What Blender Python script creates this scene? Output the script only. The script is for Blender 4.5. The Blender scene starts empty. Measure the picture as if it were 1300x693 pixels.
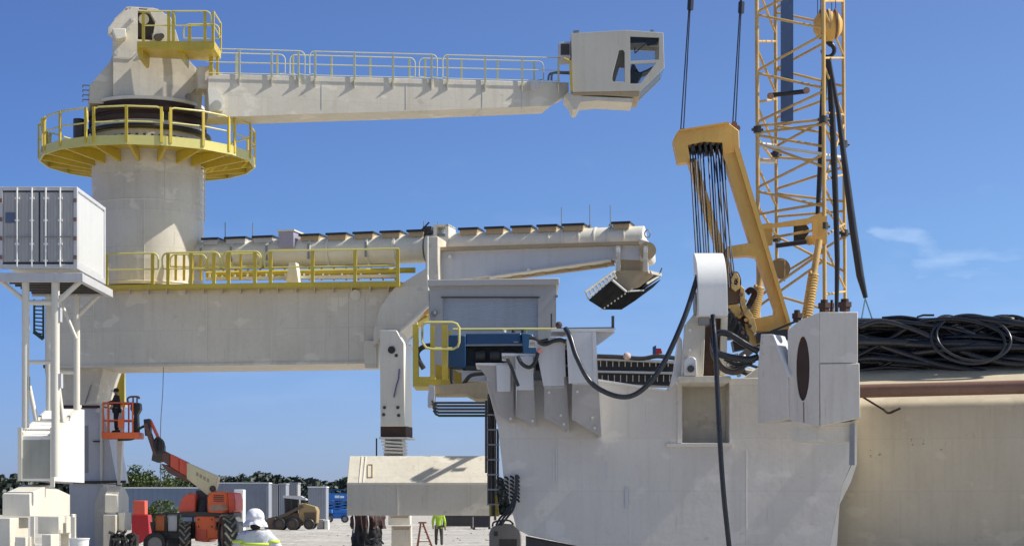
import bpy, math, random
from math import radians as R, sin, cos, tan, pi, sqrt
from mathutils import Vector, Matrix
from mathutils.geometry import tessellate_polygon
random.seed(7)
S = bpy.context.scene
COL = S.collection
F = 2400.0; CAMH = 1.7; HZ = 645.0

# ------------------------------------------------------------------ camera
cam = bpy.data.cameras.new('camera'); camo = bpy.data.objects.new('camera', cam); COL.objects.link(camo)
camo.location = (0, 0, CAMH); camo.rotation_euler = (R(90), 0, 0)
cam.sensor_width = 36; cam.lens = F / 1300 * 36
cam.shift_y = (HZ - 346.5) / 1300
cam.clip_start = 0.5; cam.clip_end = 5000
S.camera = camo
# ------------------------------------------------------------------ sky, sun, exposure
SUN_EL = 47.0; SUN_AZ = 2.0            # azimuth: degrees from +X towards the camera (-Y)
W = bpy.data.worlds.new('World'); S.world = W; W.use_nodes = True
nt = W.node_tree; nt.nodes.clear()
def nnode(t, typ, **k):
    n = t.nodes.new(typ)
    for a, v in k.items(): setattr(n, a, v)
    return n
sky = nnode(nt, 'ShaderNodeTexSky', sky_type='NISHITA', sun_disc=False)
sky.sun_elevation = R(SUN_EL); sky.sun_rotation = R(90 + SUN_AZ)
sky.air_density = 1.0; sky.dust_density = 0.35; sky.ozone_density = 2.5; sky.altitude = 0
bg = nnode(nt, 'ShaderNodeBackground'); bg.inputs[1].default_value = 0.138
wo = nnode(nt, 'ShaderNodeOutputWorld')
# thin clouds, placed by direction in the sky
tc = nnode(nt, 'ShaderNodeTexCoord'); sx = nnode(nt, 'ShaderNodeSeparateXYZ')
nt.links.new(tc.outputs['Generated'], sx.inputs[0])
def wm(op, a, b=None, c=None):
    m = nnode(nt, 'ShaderNodeMath', operation=op)
    for i, v in enumerate((a, b, c)):
        if v is None: continue
        if isinstance(v, (int, float)): m.inputs[i].default_value = v
        else: nt.links.new(v, m.inputs[i])
    return m.outputs[0]
yy = wm('MAXIMUM', sx.outputs[1], 0.05)
uu = wm('DIVIDE', sx.outputs[0], yy); vv = wm('DIVIDE', sx.outputs[2], yy)
mp2 = nnode(nt, 'ShaderNodeMapping'); mp2.inputs['Scale'].default_value = (30, 30, 70); nt.links.new(tc.outputs['Generated'], mp2.inputs[0])
noi2 = nnode(nt, 'ShaderNodeTexNoise'); noi2.inputs['Scale'].default_value = 1.0; noi2.inputs['Detail'].default_value = 6; nt.links.new(mp2.outputs[0], noi2.inputs['Vector'])
n2s = nnode(nt, 'ShaderNodeSeparateXYZ'); nt.links.new(noi2.outputs['Color'], n2s.inputs[0])
def blob(u0, v0, su, sv, rot=0.0):
    du = wm('ADD', wm('SUBTRACT', uu, u0), wm('MULTIPLY', wm('SUBTRACT', n2s.outputs[0], 0.5), su * 2.2)); dv = wm('ADD', wm('SUBTRACT', vv, v0), wm('MULTIPLY', wm('SUBTRACT', n2s.outputs[1], 0.5), sv * 3.5))
    dv2 = wm('ADD', dv, wm('MULTIPLY', du, rot))
    a = wm('POWER', wm('DIVIDE', du, su), 2.0); b = wm('POWER', wm('DIVIDE', dv2, sv), 2.0)
    return wm('SUBTRACT', 1.0, wm('MINIMUM', wm('ADD', a, b), 1.0))
blobs = wm('MAXIMUM', blob(0.2105, 0.142, 0.022, 0.006, 0.35), blob(0.241, 0.1325, 0.030, 0.0075, -0.04))
wide = wm('MULTIPLY', blob(0.10, 0.095, 0.5, 0.06), 0.08)
mpn = nnode(nt, 'ShaderNodeMapping'); mpn.inputs['Scale'].default_value = (14, 14, 60)
nt.links.new(tc.outputs['Generated'], mpn.inputs[0])
noi = nnode(nt, 'ShaderNodeTexNoise'); noi.inputs['Scale'].default_value = 1.6; noi.inputs['Detail'].default_value = 5
nt.links.new(mpn.outputs[0], noi.inputs['Vector'])
nf = wm('MULTIPLY', wm('MAXIMUM', wm('SUBTRACT', noi.outputs[0], 0.40), 0.0), 4.5)
msk = wm('MINIMUM', wm('MULTIPLY', wm('ADD', wm('MULTIPLY', blobs, 0.6), wide), nf), 0.42)
cmix = nnode(nt, 'ShaderNodeMixRGB'); cmix.inputs[2].default_value = (3.2, 4.4, 6.2, 1)
# the clear blue of the day: low sky deeper and bluer than the model sky, paler towards the sun
ramp_ = nnode(nt, 'ShaderNodeValToRGB'); cr_ = ramp_.color_ramp
for p_, c_ in ((0.0, (.40, .50, .90)), (.05, (.395, .505, .87)), (.13, (.385, .515, .79)), (.26, (.41, .485, .72)), (.6, (1.0, .86, .68))):
    e_ = cr_.elements[0] if p_ == 0.0 else (cr_.elements[1] if p_ == .05 else cr_.elements.new(p_))
    e_.position = p_; e_.color = (*c_, 1)
nt.links.new(sx.outputs[2], ramp_.inputs[0])
sm1 = nnode(nt, 'ShaderNodeMixRGB', blend_type='MULTIPLY'); sm1.inputs[0].default_value = 1
nt.links.new(sky.outputs[0], sm1.inputs[1]); nt.links.new(ramp_.outputs[0], sm1.inputs[2])
cb3 = nnode(nt, 'ShaderNodeCombineXYZ'); nt.links.new(wm('ADD', 1.0, wm('MULTIPLY', sx.outputs[0], 0.75)), cb3.inputs[0]); nt.links.new(wm('ADD', 1.0, wm('MULTIPLY', sx.outputs[0], 0.55)), cb3.inputs[1]); nt.links.new(wm('ADD', 1.0, wm('MULTIPLY', sx.outputs[0], 0.25)), cb3.inputs[2])
sm2 = nnode(nt, 'ShaderNodeMixRGB', blend_type='MULTIPLY'); sm2.inputs[0].default_value = 1
nt.links.new(sm1.outputs[0], sm2.inputs[1]); nt.links.new(cb3.outputs[0], sm2.inputs[2])
nt.links.new(msk, cmix.inputs[0]); nt.links.new(sm2.outputs[0], cmix.inputs[1])
nt.links.new(cmix.outputs[0], bg.inputs[0]); nt.links.new(bg.outputs[0], wo.inputs[0])

sl = bpy.data.lights.new('sun', 'SUN'); sl.energy = 5.0; sl.angle = R(0.5); sl.color = (1.0, 0.955, 0.88)
so = bpy.data.objects.new('sun', sl); COL.objects.link(so); so.location = (30, -10, 60)
dvec = Vector((-cos(R(SUN_EL)) * cos(R(SUN_AZ)), cos(R(SUN_EL)) * sin(R(SUN_AZ)), -sin(R(SUN_EL))))
so.rotation_euler = dvec.to_track_quat('-Z', 'Y').to_euler()
S.view_settings.view_transform = 'Standard'; S.view_settings.look = 'None'
S.view_settings.exposure = 0.25; S.view_settings.gamma = 1.0; S.view_settings.use_curve_mapping = False

# ------------------------------------------------------------------ materials
MATS = {}
def mat(name, col, rough=0.5, metal=0.0, dirt=0.25, dirtcol=None, streak=0.3, rust=0.0, bump=0.15, scale=1.0, spec=0.5, plates=0.0, patch=0.0):
    if name in MATS: return MATS[name]
    m = bpy.data.materials.new(name); m.use_nodes = True; t = m.node_tree
    b = t.nodes['Principled BSDF']; b.inputs['Roughness'].default_value = rough; b.inputs['Metallic'].default_value = metal
    b.inputs['Specular IOR Level'].default_value = spec
    geo = nnode(t, 'ShaderNodeTexCoord')
    def noise(sc, det, mp=None, rg=0.6):
        n = nnode(t, 'ShaderNodeTexNoise'); n.inputs['Scale'].default_value = sc; n.inputs['Detail'].default_value = det
        n.inputs['Roughness'].default_value = rg
        if mp:
            q = nnode(t, 'ShaderNodeMapping'); q.inputs['Scale'].default_value = mp
            t.links.new(geo.outputs['Object'], q.inputs[0]); t.links.new(q.outputs[0], n.inputs[0])
        else: t.links.new(geo.outputs['Object'], n.inputs[0])
        return n.outputs[0]
    def ramp(src, a, b_, lo=0.0, hi=1.0):
        r = nnode(t, 'ShaderNodeMapRange'); r.inputs[1].default_value = a; r.inputs[2].default_value = b_
        r.inputs[3].default_value = lo; r.inputs[4].default_value = hi
        t.links.new(src, r.inputs[0]); return r.outputs[0]
    def mix(f, a, b_):
        x = nnode(t, 'ShaderNodeMixRGB')
        t.links.new(f, x.inputs[0])
        for i, v in ((1, a), (2, b_)):
            if isinstance(v, tuple): x.inputs[i].default_value = (*v, 1)
            else: t.links.new(v, x.inputs[i])
        return x.outputs[0]
    dc = dirtcol or tuple(c * 0.55 * k for c, k in zip(col, (1.0, .93, .8)))
    c = mix(ramp(noise(0.55 * scale, 6), .38, .78, 0, dirt), col, dc)
    if streak: c = mix(ramp(noise(1.0, 5, (5 * scale, 5 * scale, .35 * scale)), .5, .82, 0, streak), c, dc)
    c = mix(ramp(noise(9 * scale, 4), .45, .8, 0, dirt * .5), c, dc)
    if plates:
        q = nnode(t, 'ShaderNodeSeparateXYZ'); t.links.new(geo.outputs['Object'], q.inputs[0]); k_ = nnode(t, 'ShaderNodeCombineXYZ')
        t.links.new(q.outputs[0], k_.inputs[0]); t.links.new(q.outputs[2], k_.inputs[1])
        br_ = nnode(t, 'ShaderNodeTexBrick'); t.links.new(k_.outputs[0], br_.inputs[0]); br_.inputs['Scale'].default_value = 1
        br_.inputs['Brick Width'].default_value = 2.9; br_.inputs['Row Height'].default_value = 1.37; br_.inputs['Mortar Size'].default_value = .010; br_.inputs['Mortar Smooth'].default_value = .6
        br_.inputs['Color1'].default_value = (1, 1, 1, 1); br_.inputs['Color2'].default_value = (1 - plates,) * 3 + (1,); br_.inputs['Mortar'].default_value = (1 - plates * 2.6,) * 3 + (1,); br_.offset = .37
        mu_ = nnode(t, 'ShaderNodeMixRGB', blend_type='MULTIPLY'); mu_.inputs[0].default_value = 1; t.links.new(c, mu_.inputs[1]); t.links.new(br_.outputs[0], mu_.inputs[2]); c = mu_.outputs[0]
    if patch:
        c = mix(ramp(noise(.9, 3, (1, 1, 1.7), .5), .60, .64, 0, patch), c, tuple(min(.85, v * 1.22) for v in col))
        c = mix(ramp(noise(1.7, 6, (1.0, 1.0, 1.2), .7), .63, .67, 0, patch * .8), c, dc)
        c = mix(ramp(noise(1.0, 7, (9, 9, .5), .65), .64, .72, 0, patch * .8), c, (.20, .14, .09))
    if rust: c = mix(ramp(noise(3.3 * scale, 8, (1, 1, .6), .75), .72 - rust * .3, .76 - rust * .3, 0, .85), c, (.12, .05, .025))
    t.links.new(c, b.inputs['Base Color'])
    t.links.new(ramp(noise(4 * scale, 4), .3, .7, max(.05, rough - .1), min(1, rough + .12)), b.inputs['Roughness'])
    if bump:
        bp = nnode(t, 'ShaderNodeBump'); bp.inputs['Strength'].default_value = bump; bp.inputs['Distance'].default_value = .02
        t.links.new(noise(1.6 * scale, 5), bp.inputs['Height']); t.links.new(bp.outputs[0], b.inputs['Normal'])
    MATS[name] = m; return m
CREAM = mat('cream_paint', (.68, .63, .52), .42, dirt=.34, streak=.30, rust=.05, bump=.45, plates=.07, patch=.45)
CREAM2 = mat('cream_paint_pale', (.74, .705, .60), .42, dirt=.22, streak=.25)
WHITE = mat('white_paint', (.66, .66, .66), .38, dirt=.22, streak=.25, bump=.3)
GREYW = mat('grey_white_paint', (.55, .55, .56), .45, dirt=.3, streak=.3)
TAN = mat('tan_primer', (.46, .36, .22), .6, dirt=.4, streak=.3)
YEL = mat('safety_yellow_paint', (.62, .47, .045), .42, dirt=.4, dirtcol=(.33, .22, .05), streak=.3, rust=.06, scale=1.5)
PALEY = mat('weathered_rail_paint', (.60, .59, .38), .42, dirt=.3, streak=.1)
YELL = mat('pale_yellow_rail_paint', (.66, .60, .20), .42, dirt=.25, streak=.1)
CYEL = mat('crane_yellow_paint', (.78, .46, .10), .42, dirt=.4, dirtcol=(.40, .22, .07), streak=.35, rust=.08, scale=1.3, patch=.12)
LYEL = mat('lattice_yellow_paint', (.68, .45, .15), .45, dirt=.5, dirtcol=(.22, .12, .05), streak=.35, rust=.14, scale=1.6)
BLACK = mat('black_rubber', (.018, .018, .02), .42, dirt=.3, dirtcol=(.05, .05, .05), streak=0)
HOSE = mat('hose_rubber', (.012, .013, .018), .22, dirt=.3, dirtcol=(.035, .037, .045), streak=0, bump=.2)
DARK = mat('dark_steel', (.042, .04, .038), .5, dirt=.4, dirtcol=(.10, .08, .06))
STEEL = mat('bare_steel', (.30, .30, .30), .45, .6, dirt=.4)
RUST = mat('rusty_steel', (.24, .13, .09), .6, dirt=.6, dirtcol=(.10, .05, .035), streak=.2, bump=.5)
RUSTD = mat('dark_rusty_steel', (.07, .04, .03), .85, dirt=.6, dirtcol=(.03, .02, .02), streak=.2, bump=.5)
BLUE = mat('machine_blue_paint', (.012, .065, .17), .38, dirt=.3, dirtcol=(.02, .05, .09))
BLUEL = mat('bright_blue_paint', (.02, .17, .55), .4, dirt=.3)
DOORG = mat('roller_door_grey', (.42, .46, .51), .5, dirt=.25)
CONTG = mat('container_grey_and_shade', (.38, .37, .355), .5, dirt=.35, dirtcol=(.36, .36, .37), streak=.3)
CONTW = mat('container_white_paint', (.80, .80, .77), .45, dirt=.15, streak=.2)
ORANGE = mat('orange_red_paint', (.84, .15, .035), .4, dirt=.25, streak=.15)
REDP = mat('faded_red_paint', (.72, .11, .06), .5, dirt=.3)
RED = mat('red_paint', (.42, .015, .018), .45, dirt=.25)
BROWNP = mat('brown_primer', (.16, .075, .06), .6, dirt=.4)
CONC = mat('concrete', (.42, .41, .38), .85, dirt=.4)
GREEN = mat('dark_green_paint', (.03, .07, .045), .5)
ROPE = mat('steel_rope', (.035, .04, .06), .5, .3, dirt=.2)
SKIN = mat('skin', (.36, .19, .12), .55, dirt=.1, streak=0, bump=0)
DARKCLOTH = mat('dark_cloth', (.02, .022, .028), .85, dirt=.3, streak=0, scale=4)
WCLOTH = mat('white_cloth', (.62, .63, .66), .85, dirt=.3, streak=0, scale=6, bump=.6)
LIME = mat('lime_cloth', (.42, .66, .05), .75, dirt=.2, streak=0, scale=6, bump=.6)
GREYCLOTH = mat('grey_cloth', (.06, .065, .06), .85, dirt=.3, streak=0, scale=5)
SILVER = mat('silver_tape', (.55, .56, .58), .35, dirt=.1, streak=0)
HAT = mat('white_hard_hat_shell', (.66, .68, .72), .45, dirt=.1, streak=0, bump=0)
FADED = mat('sun_bleached_blue', (.07, .13, .27), .55, dirt=.2, streak=.2)
BARK = mat('bark', (.09, .065, .045), .9)
BELT = mat('black_belt', (.007, .007, .008), .8, dirt=.3, dirtcol=(.015, .015, .013), streak=0, spec=.2)
def leafmat(name, a, b_):
    m = bpy.data.materials.new(name); m.use_nodes = True; t = m.node_tree; b = t.nodes['Principled BSDF']
    g = nnode(t, 'ShaderNodeTexCoord'); n = nnode(t, 'ShaderNodeTexNoise'); n.inputs['Scale'].default_value = .6; n.inputs['Detail'].default_value = 3
    t.links.new(g.outputs['Object'], n.inputs[0])
    w = nnode(t, 'ShaderNodeNewGeometry'); ad = nnode(t, 'ShaderNodeMath', operation='ADD'); t.links.new(n.outputs[0], ad.inputs[0])
    ml = nnode(t, 'ShaderNodeMath', operation='MULTIPLY_ADD'); t.links.new(w.outputs['Random Per Island'], ml.inputs[0]); ml.inputs[1].default_value = .6; ml.inputs[2].default_value = -.3
    t.links.new(ml.outputs[0], ad.inputs[1])
    x = nnode(t, 'ShaderNodeMixRGB'); t.links.new(ad.outputs[0], x.inputs[0]); x.inputs[1].default_value = (*a, 1); x.inputs[2].default_value = (*b_, 1)
    t.links.new(x.outputs[0], b.inputs['Base Color']); b.inputs['Roughness'].default_value = .6
    return m
LEAF = leafmat('green_leaves', (.03, .055, .012), (.11, .15, .035))
LEAFD = leafmat('hazy_pine_leaves', (.028, .042, .034), (.06, .078, .055))  # bluish grey puts the haze of distance into the leaf colour
def glassmat(name, tint, rough=.05, alpha=.35):
    m = bpy.data.materials.new(name); m.use_nodes = True; t = m.node_tree; b = t.nodes['Principled BSDF']
    b.inputs['Base Color'].default_value = (*tint, 1); b.inputs['Roughness'].default_value = rough; b.inputs['Alpha'].default_value = alpha
    return m
GLASS = glassmat('window_glass', (.03, .05, .06), alpha=.22)
# ground
def groundmat():
    m = bpy.data.materials.new('pale_crushed_stone'); m.use_nodes = True; t = m.node_tree; b = t.nodes['Principled BSDF']; b.inputs['Roughness'].default_value = .95
    g = nnode(t, 'ShaderNodeTexCoord')
    def nz(sc, det, mp=(1, 1, 1)):
        q = nnode(t, 'ShaderNodeMapping'); q.inputs['Scale'].default_value = mp; t.links.new(g.outputs['Object'], q.inputs[0])
        n = nnode(t, 'ShaderNodeTexNoise'); n.inputs['Scale'].default_value = sc; n.inputs['Detail'].default_value = det; n.inputs['Roughness'].default_value = .65
        t.links.new(q.outputs[0], n.inputs[0]); return n.outputs[0]
    cr = nnode(t, 'ShaderNodeValToRGB'); cr.color_ramp.elements[0].position = .3; cr.color_ramp.elements[0].color = (.30, .27, .23, 1)
    cr.color_ramp.elements[1].position = .68; cr.color_ramp.elements[1].color = (.60, .57, .52, 1)
    t.links.new(nz(.35, 8, (.18, 1.6, 1)), cr.inputs[0])
    cr2 = nnode(t, 'ShaderNodeValToRGB'); cr2.color_ramp.elements[0].position = .35; cr2.color_ramp.elements[0].color = (.6, .6, .6, 1)
    cr2.color_ramp.elements[1].position = .6; cr2.color_ramp.elements[1].color = (1.05, 1.05, 1.05, 1)
    t.links.new(nz(3.5, 10), cr2.inputs[0])
    x = nnode(t, 'ShaderNodeMixRGB', blend_type='MULTIPLY'); x.inputs[0].default_value = 1
    t.links.new(cr.outputs[0], x.inputs[1]); t.links.new(cr2.outputs[0], x.inputs[2]); t.links.new(x.outputs[0], b.inputs['Base Color'])
    bp = nnode(t, 'ShaderNodeBump'); bp.inputs['Strength'].default_value = .7; bp.inputs['Distance'].default_value = .12
    t.links.new(nz(2.2, 10), bp.inputs['Height']); t.links.new(bp.outputs[0], b.inputs['Normal'])
    return m
GROUND = groundmat()

# ------------------------------------------------------------------ mesh helpers (world coordinates)
def P(px, py, Y): return Vector(((px - 650) / F * Y, Y, CAMH + (HZ - py) / F * Y))
def X_(px, Y): return (px - 650) / F * Y
def Z_(py, Y): return CAMH + (HZ - py) / F * Y
class MB:
    def __init__(s): s.v = []; s.f = []; s.m = []; s.sm = []
    def add(s, vs, fs, mi=0, smooth=False):
        o = len(s.v); s.v += [Vector(v) for v in vs]
        for f in fs: s.f.append([o + i for i in f]); s.m.append(mi); s.sm.append(smooth)
        return s
    def box(s, x0, x1, y0, y1, z0, z1, mi=0):
        vs = [(x, y, z) for x in (x0, x1) for y in (y0, y1) for z in (z0, z1)]
        return s.add(vs, [(0, 1, 3, 2), (4, 6, 7, 5), (0, 4, 5, 1), (2, 3, 7, 6), (0, 2, 6, 4), (1, 5, 7, 3)], mi)
    def obox(s, c, ax, ay, az, mi=0):      # oriented box: centre, half-axis vectors
        c, ax, ay, az = map(Vector, (c, ax, ay, az))
        vs = [c + ax * i + ay * j + az * k for i in (-1, 1) for j in (-1, 1) for k in (-1, 1)]
        return s.add(vs, [(0, 1, 3, 2), (4, 6, 7, 5), (0, 4, 5, 1), (2, 3, 7, 6), (0, 2, 6, 4), (1, 5, 7, 3)], mi)
    def bar(s, p, q, w, h=None, mi=0, up=(0, 0, 1)):   # rectangular bar, w across, h along up
        p, q = Vector(p), Vector(q); h = h or w; d = (q - p)
        if d.length < 1e-6: return s
        d.normalize(); u = Vector(up)
        if abs(d.dot(u)) > .98: u = Vector((0, 1, 0))
        a = d.cross(u).normalized(); b = a.cross(d).normalized()
        vs = [e + a * (w / 2 * i) + b * (h / 2 * j) for e in (p, q) for i, j in ((-1, -1), (1, -1), (1, 1), (-1, 1))]
        return s.add(vs, [(0, 1, 2, 3), (7, 6, 5, 4), (0, 4, 5, 1), (1, 5, 6, 2), (2, 6, 7, 3), (3, 7, 4, 0)], mi)
    def tube(s, pts, r, n=8, mi=0, caps=True, radii=None):
        pts = [Vector(p) for p in pts]; rings = []; N = len(pts)
        t0 = (pts[1] - pts[0]).normalized(); u = Vector((0, 0, 1)) if abs(t0.z) < .9 else Vector((1, 0, 0))
        a = t0.cross(u).normalized()
        for i, p in enumerate(pts):
            t = (pts[min(i + 1, N - 1)] - pts[max(i - 1, 0)])
            t = t.normalized() if t.length > 1e-9 else t0
            a = (a - t * a.dot(t)); a = a.normalized() if a.length > 1e-6 else t.orthogonal().normalized()
            b = t.cross(a); rr = radii[i] if radii else r
            rings.append([p + (a * cos(2 * pi * k / n) + b * sin(2 * pi * k / n)) * rr for k in range(n)])
        vs = [v for r_ in rings for v in r_]; fs = []
        for i in range(N - 1):
            for k in range(n):
                fs.append((i * n + k, i * n + (k + 1) % n, (i + 1) * n + (k + 1) % n, (i + 1) * n + k))
        s.add(vs, fs, mi, True)
        if caps:
            s.add(rings[0], [tuple(range(n))[::-1]], mi); s.add(rings[-1], [tuple(range(n))], mi)
        return s
    def cyl(s, p, q, r, n=24, mi=0, r2=None):
        return s.tube([p, q], r, n, mi, True, [r, r if r2 is None else r2])
    def ext(s, loops, off, mi=0, mis=None):   # loops: list of 3-D loops (outer, holes...), extruded by vector off
        off = Vector(off); loops = [[Vector(p) for p in l] for l in loops]
        tris = tessellate_polygon(loops); flat = [p for l in loops for p in l]; n = len(flat)
        o = flat[0]
        N = sum(((b - a).cross(c - a) for a, b, c in [(flat[t[0]], flat[t[1]], flat[t[2]]) for t in tris]), Vector())
        s.add(flat, [tuple(t) for t in tris], mi); s.add([p + off for p in flat], [tuple(reversed(t)) for t in tris], mi)
        for l in loops:
            k = len(l)
            s.add(l + [p + off for p in l], [(i, i + k, (i + 1) % k + k, (i + 1) % k) for i in range(k)], mi if mis is None else mis)
        return s
    def prism(s, poly, Y0, Y1, holes=(), mi=0):   # outline given at depth Y0, straight back to Y1
        return s.ext([[P(x, y, Y0) for x, y in poly]] + [[P(x, y, Y0) for x, y in h] for h in holes], (0, Y1 - Y0, 0), mi)
    def sphere(s, c, r, n=16, mi=0, sc=(1, 1, 1)):
        c = Vector(c); vs = []; fs = []; m = n // 2
        for i in range(m + 1):
            th = pi * i / m
            for k in range(n):
                ph = 2 * pi * k / n
                vs.append(c + Vector((r * sc[0] * sin(th) * cos(ph), r * sc[1] * sin(th) * sin(ph), r * sc[2] * cos(th))))
        for i in range(m):
            for k in range(n):
                fs.append((i * n + k, (i + 1) * n + k, (i + 1) * n + (k + 1) % n, i * n + (k + 1) % n))
        return s.add(vs, fs, mi, True)
class PL:                                     # an upright plane given by two plan points (pixel column, depth)
    def __init__(s, pa, Ya, pb, Yb):
        s.a = Vector((X_(pa, Ya), Ya)); s.b = Vector((X_(pb, Yb), Yb)); s.t = (s.b - s.a).normalized()
        s.n = Vector((-s.t.y, s.t.x))
        if s.n.y < 0: s.n = -s.n
    def depth(s, px, d=0):
        k = (px - 650) / F; a = s.a + s.n * d
        # (k*Y - a.x)*n.x + (Y - a.y)*n.y = 0
        return (a.x * s.n.x + a.y * s.n.y) / (k * s.n.x + s.n.y)
    def at(s, px, py, d=0): return P(px, py, s.depth(px, d))
    def off(s, d): return Vector((s.n.x * d, s.n.y * d, 0))
    def prism(s, mb, poly, d0, d1, holes=(), mi=0):
        return mb.ext([[s.at(x, y, d0) for x, y in poly]] + [[s.at(x, y, d0) for x, y in h] for h in holes], s.off(d1 - d0), mi)

def root_loc(o):
    v = Vector((0, 0, 0))
    while o: v = v + o.location; o = o.parent
    return v
def build(mb, name, mats, parent=None, bevel=0, auto=None):
    me = bpy.data.meshes.new(name); base = root_loc(parent) if parent else Vector((0, 0, 0))
    me.from_pydata([tuple(v - base) for v in mb.v], [], mb.f)
    if not isinstance(mats, (list, tuple)): mats = [mats]
    for m in mats: me.materials.append(m)
    me.polygons.foreach_set('material_index', mb.m); me.polygons.foreach_set('use_smooth', mb.sm)
    me.validate(); me.update()
    import bmesh
    bm = bmesh.new(); bm.from_mesh(me); bmesh.ops.remove_doubles(bm, verts=bm.verts, dist=1e-5)
    bmesh.ops.recalc_face_normals(bm, faces=bm.faces); bm.to_mesh(me); bm.free()
    if auto is None: me.set_sharp_from_angle(angle=R(40))
    o = bpy.data.objects.new(name, me); COL.objects.link(o)
    if parent: o.parent = parent
    if bevel:
        b = o.modifiers.new('edge', 'BEVEL'); b.width = bevel; b.segments = 2; b.limit_method = 'ANGLE'; b.angle_limit = R(40)
    return o
def tag(o, label, cat, group=None, kind=None):
    if label: o['label'] = label
    if cat: o['category'] = cat
    if group: o['group'] = group
    if kind: o['kind'] = kind
    return o
def thing(name, label, cat, loc, group=None):
    o = bpy.data.objects.new(name, None); COL.objects.link(o); o.location = loc; o.empty_display_size = .3
    return tag(o, label, cat, group)
def copy_tree(o, parent=None, off=None):
    c = o.copy(); COL.objects.link(c); c.parent = parent
    if off is not None: c.location = o.location + Vector(off)
    for ch in o.children: copy_tree(ch, c)
    return c
def arc(c, r, a0, a1, n, ax, ay):
    return [c + ax * (r * cos(a0 + (a1 - a0) * i / n)) + ay * (r * sin(a0 + (a1 - a0) * i / n)) for i in range(n + 1)]
def curve(pts, n=10):                          # Catmull-Rom through 3-D points
    pts = [Vector(p) for p in pts]; q = [pts[0] * 2 - pts[1]] + pts + [pts[-1] * 2 - pts[-2]]; out = []
    for i in range(1, len(q) - 2):
        for k in range(n):
            t = k / n; a, b, c, d = q[i - 1:i + 3]
            out.append(.5 * ((2 * b) + (c - a) * t + (2 * a - 5 * b + 4 * c - d) * t * t + (3 * b - a - 3 * c + d) * t ** 3))
    out.append(pts[-1]); return out
def railing(parent, spans, h=1.1, hm=.55, r=.028, pw=.10, m=None, pd=.05, name='guard_rail', pm=None):
    """spans: (p0, p1, number of posts, loop at start, loop at end); each span a bent tube with posts below it"""
    mb = MB(); up = Vector((0, 0, 1)); posts = []
    for p0, p1, n, l0, l1 in spans:
        p0, p1 = Vector(p0), Vector(p1); d = (p1 - p0); L = d.length; d.normalize(); rc = min(.22, L * .3)
        pts = []
        if l0: pts += [p0 + up * hm + d * .15, p0 + up * (hm + .02)] + arc(p0 + d * rc + up * (h - rc), rc, pi, pi / 2, 5, d, up)
        else: pts += [p0 + up * h]
        if l1: pts += arc(p1 - d * rc + up * (h - rc), rc, pi / 2, 0, 5, d, up) + [p1 + up * (hm + .02), p1 + up * hm - d * .15]
        else: pts += [p1 + up * h]
        mb.tube(pts, r, 8); mb.tube([p0 + up * hm, p1 + up * hm], r * .8, 6)
        ins = .22 if l0 else .03
        ine = .22 if l1 else .03
        for k in range(n):
            t = ins + (L - ins - ine) * (k / (n - 1) if n > 1 else .5)
            posts.append((p0 + d * t, d))
    rail = build(mb, name, m or YELL, parent)
    for p, d in posts:
        b = MB(); b.bar(p, p + up * (h - .01), pw, pd, up=d.cross(up)); build(b, 'post', pm or YEL, rail)
    return rail

# ================================================================== SETTING
g = MB(); g.add([(-700, -60, 0), (700, -60, 0), (700, 1400, 0), (-700, 1400, 0)], [(0, 1, 2, 3)])
tag(build(g, 'ground', GROUND), 'pale crushed stone yard surface stretching to the tree line', None, kind='structure')
# low heaps and tyre ruts of stone as real relief
rnd = random.Random(3)
gm = MB()
def grid_patch(mb, x0, x1, y0, y1, nx, ny, hf):
    vs = [(x0 + (x1 - x0) * i / nx, y0 + (y1 - y0) * j / ny, hf(x0 + (x1 - x0) * i / nx, y0 + (y1 - y0) * j / ny)) for j in range(ny + 1) for i in range(nx + 1)]
    mb.add(vs, [(j * (nx + 1) + i, j * (nx + 1) + i + 1, (j + 1) * (nx + 1) + i + 1, (j + 1) * (nx + 1) + i) for j in range(ny) for i in range(nx)], 0, True)
from mathutils import noise as mn
def hf(x, y):
    e = min(1, min(x + 40, 12 - x, y - 66, 230 - y) / 6); e = max(0, e)
    return .012 - .02 * (1 - e) + e * max(0, .16 * mn.fractal(Vector((x * .22, y * .12, 0)), .9, 2.1, 4) + .02)
grid_patch(gm, -40, 12, 66, 230, 150, 240, hf)
tag(build(gm, 'ground_relief', GROUND), 'low uneven ridges of crushed stone over the yard', None, kind='structure')
st = MB()
for i in range(500):
    Y = rnd.uniform(70, 190); x = rnd.uniform(-.2, -.0) * Y; s_ = rnd.uniform(.02, .07)
    c = Vector((x, Y, s_ * .3)); vs = [c + Vector((rnd.uniform(.6, 1) * s_ * a, rnd.uniform(.6, 1) * s_ * b, rnd.uniform(.4, .8) * s_ * c2)) for a in (-1, 1) for b in (-1, 1) for c2 in (-1, 1)]
    st.add(vs, [(0, 1, 3, 2), (4, 6, 7, 5), (0, 4, 5, 1), (2, 3, 7, 6), (0, 2, 6, 4), (1, 5, 7, 3)])
tag(build(st, 'gravel', CONC), 'loose stones scattered over the yard', None, kind='stuff')
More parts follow.
